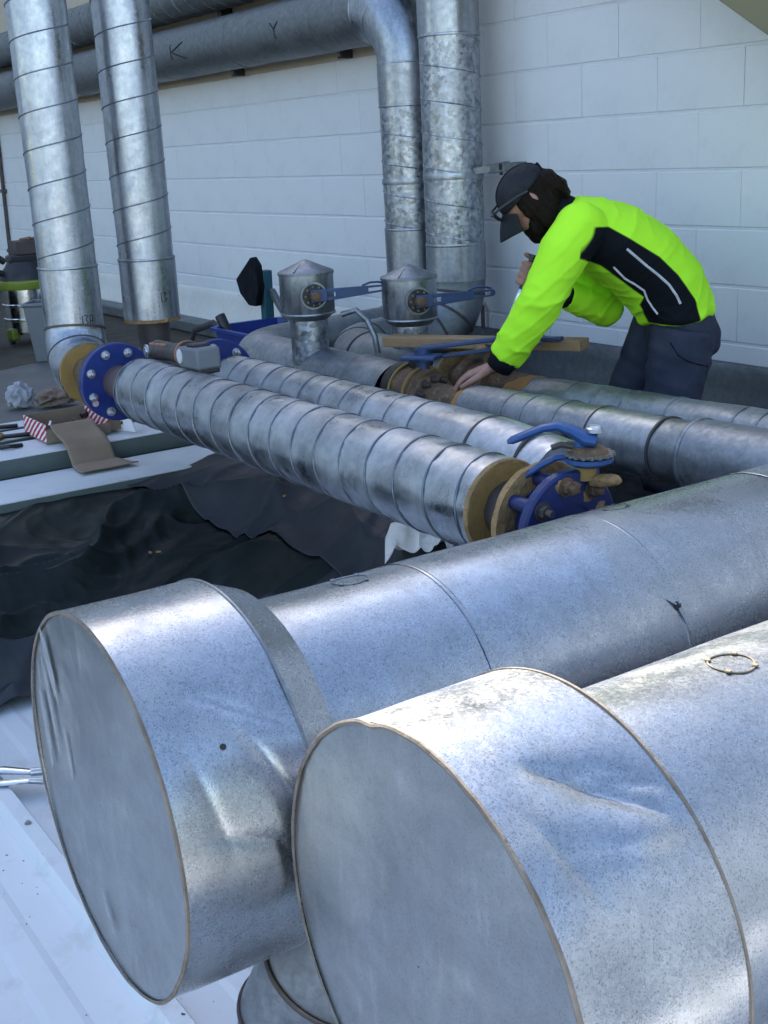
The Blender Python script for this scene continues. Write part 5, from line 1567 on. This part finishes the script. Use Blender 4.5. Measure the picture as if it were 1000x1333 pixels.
def sdist(x, z, poly):
    d = 9; inside = False
    n = len(poly)
    for i in range(n):
        x0_, z0_ = poly[i]; x1_, z1_ = poly[(i + 1) % n]
        ex, ez = x1_ - x0_, z1_ - z0_
        t = max(0, min(1, ((x - x0_) * ex + (z - z0_) * ez) / (ex * ex + ez * ez)))
        d = min(d, math.hypot(x - x0_ - ex * t, z - z0_ - ez * t))
        if (z0_ > z) != (z1_ > z) and x < (x1_ - x0_) * (z - z0_) / (z1_ - z0_) + x0_:
            inside = not inside
    return d if inside else -d


at_ = shm.attributes.new('panel', 'FLOAT', 'POINT')
for i, v_ in enumerate(shm.vertices):
    p = v_.co
    ab = (Lel - Lsh)
    t = max(0, min(1.3, (p - Lsh).dot(ab) / ab.dot(ab)))
    arm_d = (p - (Lsh + ab * t)).length - 0.079
    arm2 = (p - Lel).dot((Lwr - Lel).normalized())
    s_ = sdist(p.x, p.z, PANEL)
    if abs(p.y) < 0.03:
        s_ = min(s_, -0.01)
    if p.y < 0:
        s_ = min(s_, arm_d + 0.004)
    at_.data[i].value = s_
shirt = link_mesh('shirt', shm, wk, 'hivis')
# reflective piping laid on the shirt surface
bvh = BVHTree.FromPolygons([v_.co for v_ in shm.vertices], [tuple(p.vertices) for p in shm.polygons])
for path in (((-0.209, 1.167), (-0.18, 1.142), (-0.147, 1.113), (-0.11, 1.083), (-0.075, 1.051), (-0.05, 1.015), (-0.034, 0.983)),
             ((-0.244, 1.113), (-0.225, 1.093), (-0.206, 1.074), (-0.175, 1.055), (-0.146, 1.034), (-0.134, 1.005), (-0.118, 0.980), (-0.098, 0.953))):
    pts_ = []
    fine = []
    for (xa, za), (xb, zb_) in zip(path, path[1:]):
        for j in range(5):
            fine.append((xa + (xb - xa) * j / 5, za + (zb_ - za) * j / 5))
    for x, z in fine:
        hit = bvh.ray_cast(Vector((x, -0.6, z)), Vector((0, 1, 0)))
        if hit[0]:
            pts_.append(hit[0] + hit[1] * 0.0006)
    if len(pts_) > 3:
        MB().sweep(pts_, [(0.0040, 0.0014)] * len(pts_), 8, e1=(0.6, 0, 0.8)).build('reflective_piping', 'reflective', shirt)
# black cuffs and collar
MB().sweep([Lel.lerp(Lwr, 0.82), Lel.lerp(Lwr, 0.93), Lel.lerp(Lwr, 1.04)], [0.047, 0.046, 0.041], 20, False).build('cuff', 'black_cloth', shirt, thick=0.004)
MB().sweep([Rel.lerp(Rwr, 0.84), Rel.lerp(Rwr, 0.95), Rel.lerp(Rwr, 1.04)], [0.042, 0.041, 0.037], 20, False).build('cuff', 'black_cloth', shirt, thick=0.004)
MB().sweep([Vector((-0.365, 0, 1.252)), Vector((-0.395, -0.003, 1.270)), Vector((-0.415, -0.005, 1.282))], [(0.070, 0.078), (0.067, 0.072), (0.065, 0.068)], 24, False).build('collar', 'black_cloth', shirt, thick=0.005)

# trousers
tr_ = MB()
tr_.sweep([(-0.01, 0, 0.955), (-0.005, 0, 0.92), (0.005, 0, 0.88), (0.0, 0, 0.80)], [(0.103, 0.146), (0.110, 0.152), (0.117, 0.160), (0.09, 0.12)], 26, e1=(1, 0, 0))
ball(tr_, (0.030, -0.065, 0.870), 0.086); ball(tr_, (0.030, 0.065, 0.870), 0.086)
for hp_, kn_, an_ in ((hipL, kneeL, ankL), (hipR, kneeR, ankR)):
    tr_.sweep([hp_ + Vector((0, 0, 0.02)), hp_.lerp(kn_, 0.4), kn_, kn_.lerp(an_, 0.5), an_ + Vector((0, 0, -0.02))], [0.102, 0.096, 0.079, 0.073, 0.068], 20)
    ball(tr_, kn_, 0.079)


def twrinkle(p, n):
    return p + n * (0.004 * nz(p.x * 10, p.y * 9, p.z * 9) + 0.008 * nz(p.x * 16, p.y * 12, p.z * 24 + p.x * 8) * (0.5 + math.exp(-((p.z - 0.78) / 0.1) ** 2)))


trm = remeshed(tr_, 0.008, 8, twrinkle)
trs = link_mesh('trousers', trm, wk, 'trousers')
bv2 = BVHTree.FromPolygons([v_.co for v_ in trm.vertices], [tuple(p.vertices) for p in trm.polygons])
pk = []
for x, z in ((-0.075, 0.925), (-0.07, 0.87), (-0.05, 0.835), (-0.02, 0.815), (0.02, 0.80), (0.05, 0.79)):
    hit = bv2.ray_cast(Vector((x, -0.6, z)), Vector((0, 1, 0)))
    if hit[0]:
        pk.append(hit[0])
MB().sweep(pk, 0.0028, 6).build('pocket_seam', 'black_cloth', trs)
for an_ in (ankL, ankR):
    bt = MB()
    bt.sweep([an_ + Vector((0.0, 0, 0.10)), an_ + Vector((0.0, 0, 0.0)), an_ + Vector((-0.01, 0, -0.05))], [0.052, 0.052, 0.05], 16)
    bt.sweep([an_ + Vector((0.05, 0, -0.045)), an_ + Vector((-0.06, 0, -0.045)), an_ + Vector((-0.16, 0, -0.055)), an_ + Vector((-0.21, 0, -0.062))], [(0.042, 0.045), (0.044, 0.048), (0.034, 0.050), (0.024, 0.036)], 16, e1=(0, 0, 1))
    bm_ = remeshed(bt, 0.007, 4)
    for v_ in bm_.vertices:
        v_.co.z = max(v_.co.z, 0.002)
    link_mesh('boot', bm_, wk, 'boot')

# hair, beard
hr = MB()
hball(hr, -0.020, 0.006, 0, (0.092, 0.081, 0.088))
hball(hr, -0.055, -0.045, 0, (0.060, 0.072, 0.060))
hr.sweep([H(-0.06, 0.02), H(-0.10, -0.02), H(-0.115, -0.07), H(-0.105, -0.115)], [(0.045, 0.058), (0.038, 0.056), (0.026, 0.050), (0.012, 0.03)], 18, e1=(0, 0, 1))
hr.sweep([H(0.002, 0.03, -0.066), H(0.016, -0.03, -0.074), H(0.006, -0.10, -0.070), H(-0.02, -0.15, -0.06)], [(0.030, 0.014), (0.032, 0.014), (0.028, 0.014), (0.012, 0.01)], 12, e1=hf)
hr.sweep([H(0.002, 0.03, 0.066), H(0.016, -0.03, 0.074), H(0.006, -0.10, 0.070), H(-0.02, -0.15, 0.06)], [(0.030, 0.014), (0.032, 0.014), (0.028, 0.014), (0.012, 0.01)], 12, e1=hf)


def strands(p, n):
    q = p - HC
    return p + n * (0.005 * nz(q.dot(hf) * 55 + q.dot(hu) * 10, q.y * 30, 2) + 0.004 * max(0, ridged(q.dot(hf) * 60 + q.dot(hu) * 9, q.y * 40, 5)) ** 2)


for sd_ in (-1, 1):
    hball(hr, -0.028, -0.055, sd_ * 0.046, (0.055, 0.030, 0.060))
    hball(hr, 0.0, -0.085, sd_ * 0.044, (0.045, 0.026, 0.045))
hball(hr, -0.045, -0.105, 0, (0.05, 0.058, 0.035))
link_mesh('hair', remeshed(hr, 0.004, 3, strands), wk, 'hair')
be = MB()
hball(be, 0.042, -0.088, 0, (0.060, 0.058, 0.042))
hball(be, 0.060, -0.118, 0, (0.042, 0.045, 0.042))
be.sweep([H(0.005, -0.03, -0.066), H(0.03, -0.075, -0.058), H(0.06, -0.10, -0.03)], [(0.020, 0.014), (0.026, 0.018), (0.03, 0.03)], 12)
be.sweep([H(0.005, -0.03, 0.066), H(0.03, -0.075, 0.058), H(0.06, -0.10, 0.03)], [(0.020, 0.014), (0.026, 0.018), (0.03, 0.03)], 12)
be.sweep([H(0.096, -0.045, -0.03), H(0.106, -0.042, 0), H(0.096, -0.045, 0.03)], 0.011, 10)
link_mesh('beard', remeshed(be, 0.005, 2, strands), wk, 'hair')
# cap: crown, brim, button
cp = MB()
nr, ns = 10, 32
vs = []
for i in range(nr + 1):
    ph = math.radians(92) * (1 - i / nr)
    for k in range(ns):
        th = math.tau * k / ns
        rf, rs, ru = 0.110, 0.086, 0.096
        sl = 1 + 0.02 * math.cos(th * 6)
        vs.append(H(-0.010 + rf * math.sin(ph) * math.cos(th), 0.028 + ru * math.cos(ph) ** 0.9 if math.cos(ph) > 0 else 0.028, rs * math.sin(ph) * math.sin(th) * sl))
cp.add(vs, [(i * ns + k, i * ns + (k + 1) % ns, (i + 1) * ns + (k + 1) % ns, (i + 1) * ns + k) for i in range(nr) for k in range(ns)])
cap = cp.build('cap', 'cap_cloth', wk, smooth=60, thick=0.003)
MB().grid(lambda a, b: H(0.055 + 0.045 * math.cos((b - 0.5) * 2.6) + a * 0.085 * math.cos((b - 0.5) * 2.4), 0.034 - 0.024 * a * a - 0.038 * a - 0.030 * (abs(b - 0.5) * 2) ** 2, (b - 0.5) * 2 * (0.080 - 0.006 * a)), 10, 18).build('brim', 'cap_cloth', cap, thick=0.004)
MB().sweep([H(-0.010 + 0.111 * math.cos(a_), 0.028 + 0.097 * math.sin(a_), -0.02) for a_ in [math.pi * k / 16 for k in range(1, 16)]], 0.0016, 6).build('crown_seam', 'black_cloth', cap)
ball_mb = MB(); ball(ball_mb, H(-0.01, 0.137), 0.006, 10); ball_mb.build('button', 'cap_cloth', cap)
MB().sweep([H(-0.112, 0.030, -0.03), H(-0.12, 0.055, 0.0), H(-0.112, 0.030, 0.03)], 0.006, 8).build('cap_strap', 'black_cloth', cap)
# sunglasses resting on the brim
sg = tag(bpy.data.objects.new('sunglasses', None)); col.objects.link(sg); sg.parent = wk; ORG[sg.name] = Vector((0, 0, 0))
for s in (-1, 1):
    MB().grid(lambda a, b, s=s: H(0.130 - 0.010 * ((a - 0.5) * 2) ** 2 - 0.02 * (b - 0.5) ** 2, 0.070 - 0.044 * b, s * (0.008 + 0.056 * a)), 8, 6).build('lens', 'lens', sg, thick=0.003)
    MB().sweep([H(0.122, 0.066, s * 0.064), H(0.09, 0.064, s * 0.082), H(0.02, 0.045, s * 0.090), H(-0.02, 0.028, s * 0.088)], (0.004, 0.0022), 8).build('temple_arm', 'black_plastic', sg)
MB().sweep([H(0.128, 0.060, -0.010), H(0.133, 0.063, 0), H(0.128, 0.060, 0.010)], 0.003, 8).build('bridge', 'black_plastic', sg)

# steel bar in his right hand
bw = thing('steel_bar', 'shiny steel bar wrench gripped in the worker’s right hand', 'tool', (-2.815, 2.995, 0), rotz=math.radians(56.35))
MB().sweep([bar0 + bd * 0.02, bar0 + bd * 0.135], 0.0105, 14).build('grip', 'black_plastic', bw)
MB().sweep([bar0 + bd * 0.135, bar0 + bd * 0.15, bar0 + bd * 0.155, bar1], [0.009, 0.013, 0.0125, 0.0135], 16).build('shaft', 'bar_steel', bw)
MB().lathe(bar1 - bd * 0.01, bd, [(0, 0.02), (0.03, 0.02), (0.034, 0.014)], 18).build('socket_head', 'bar_steel', bw)
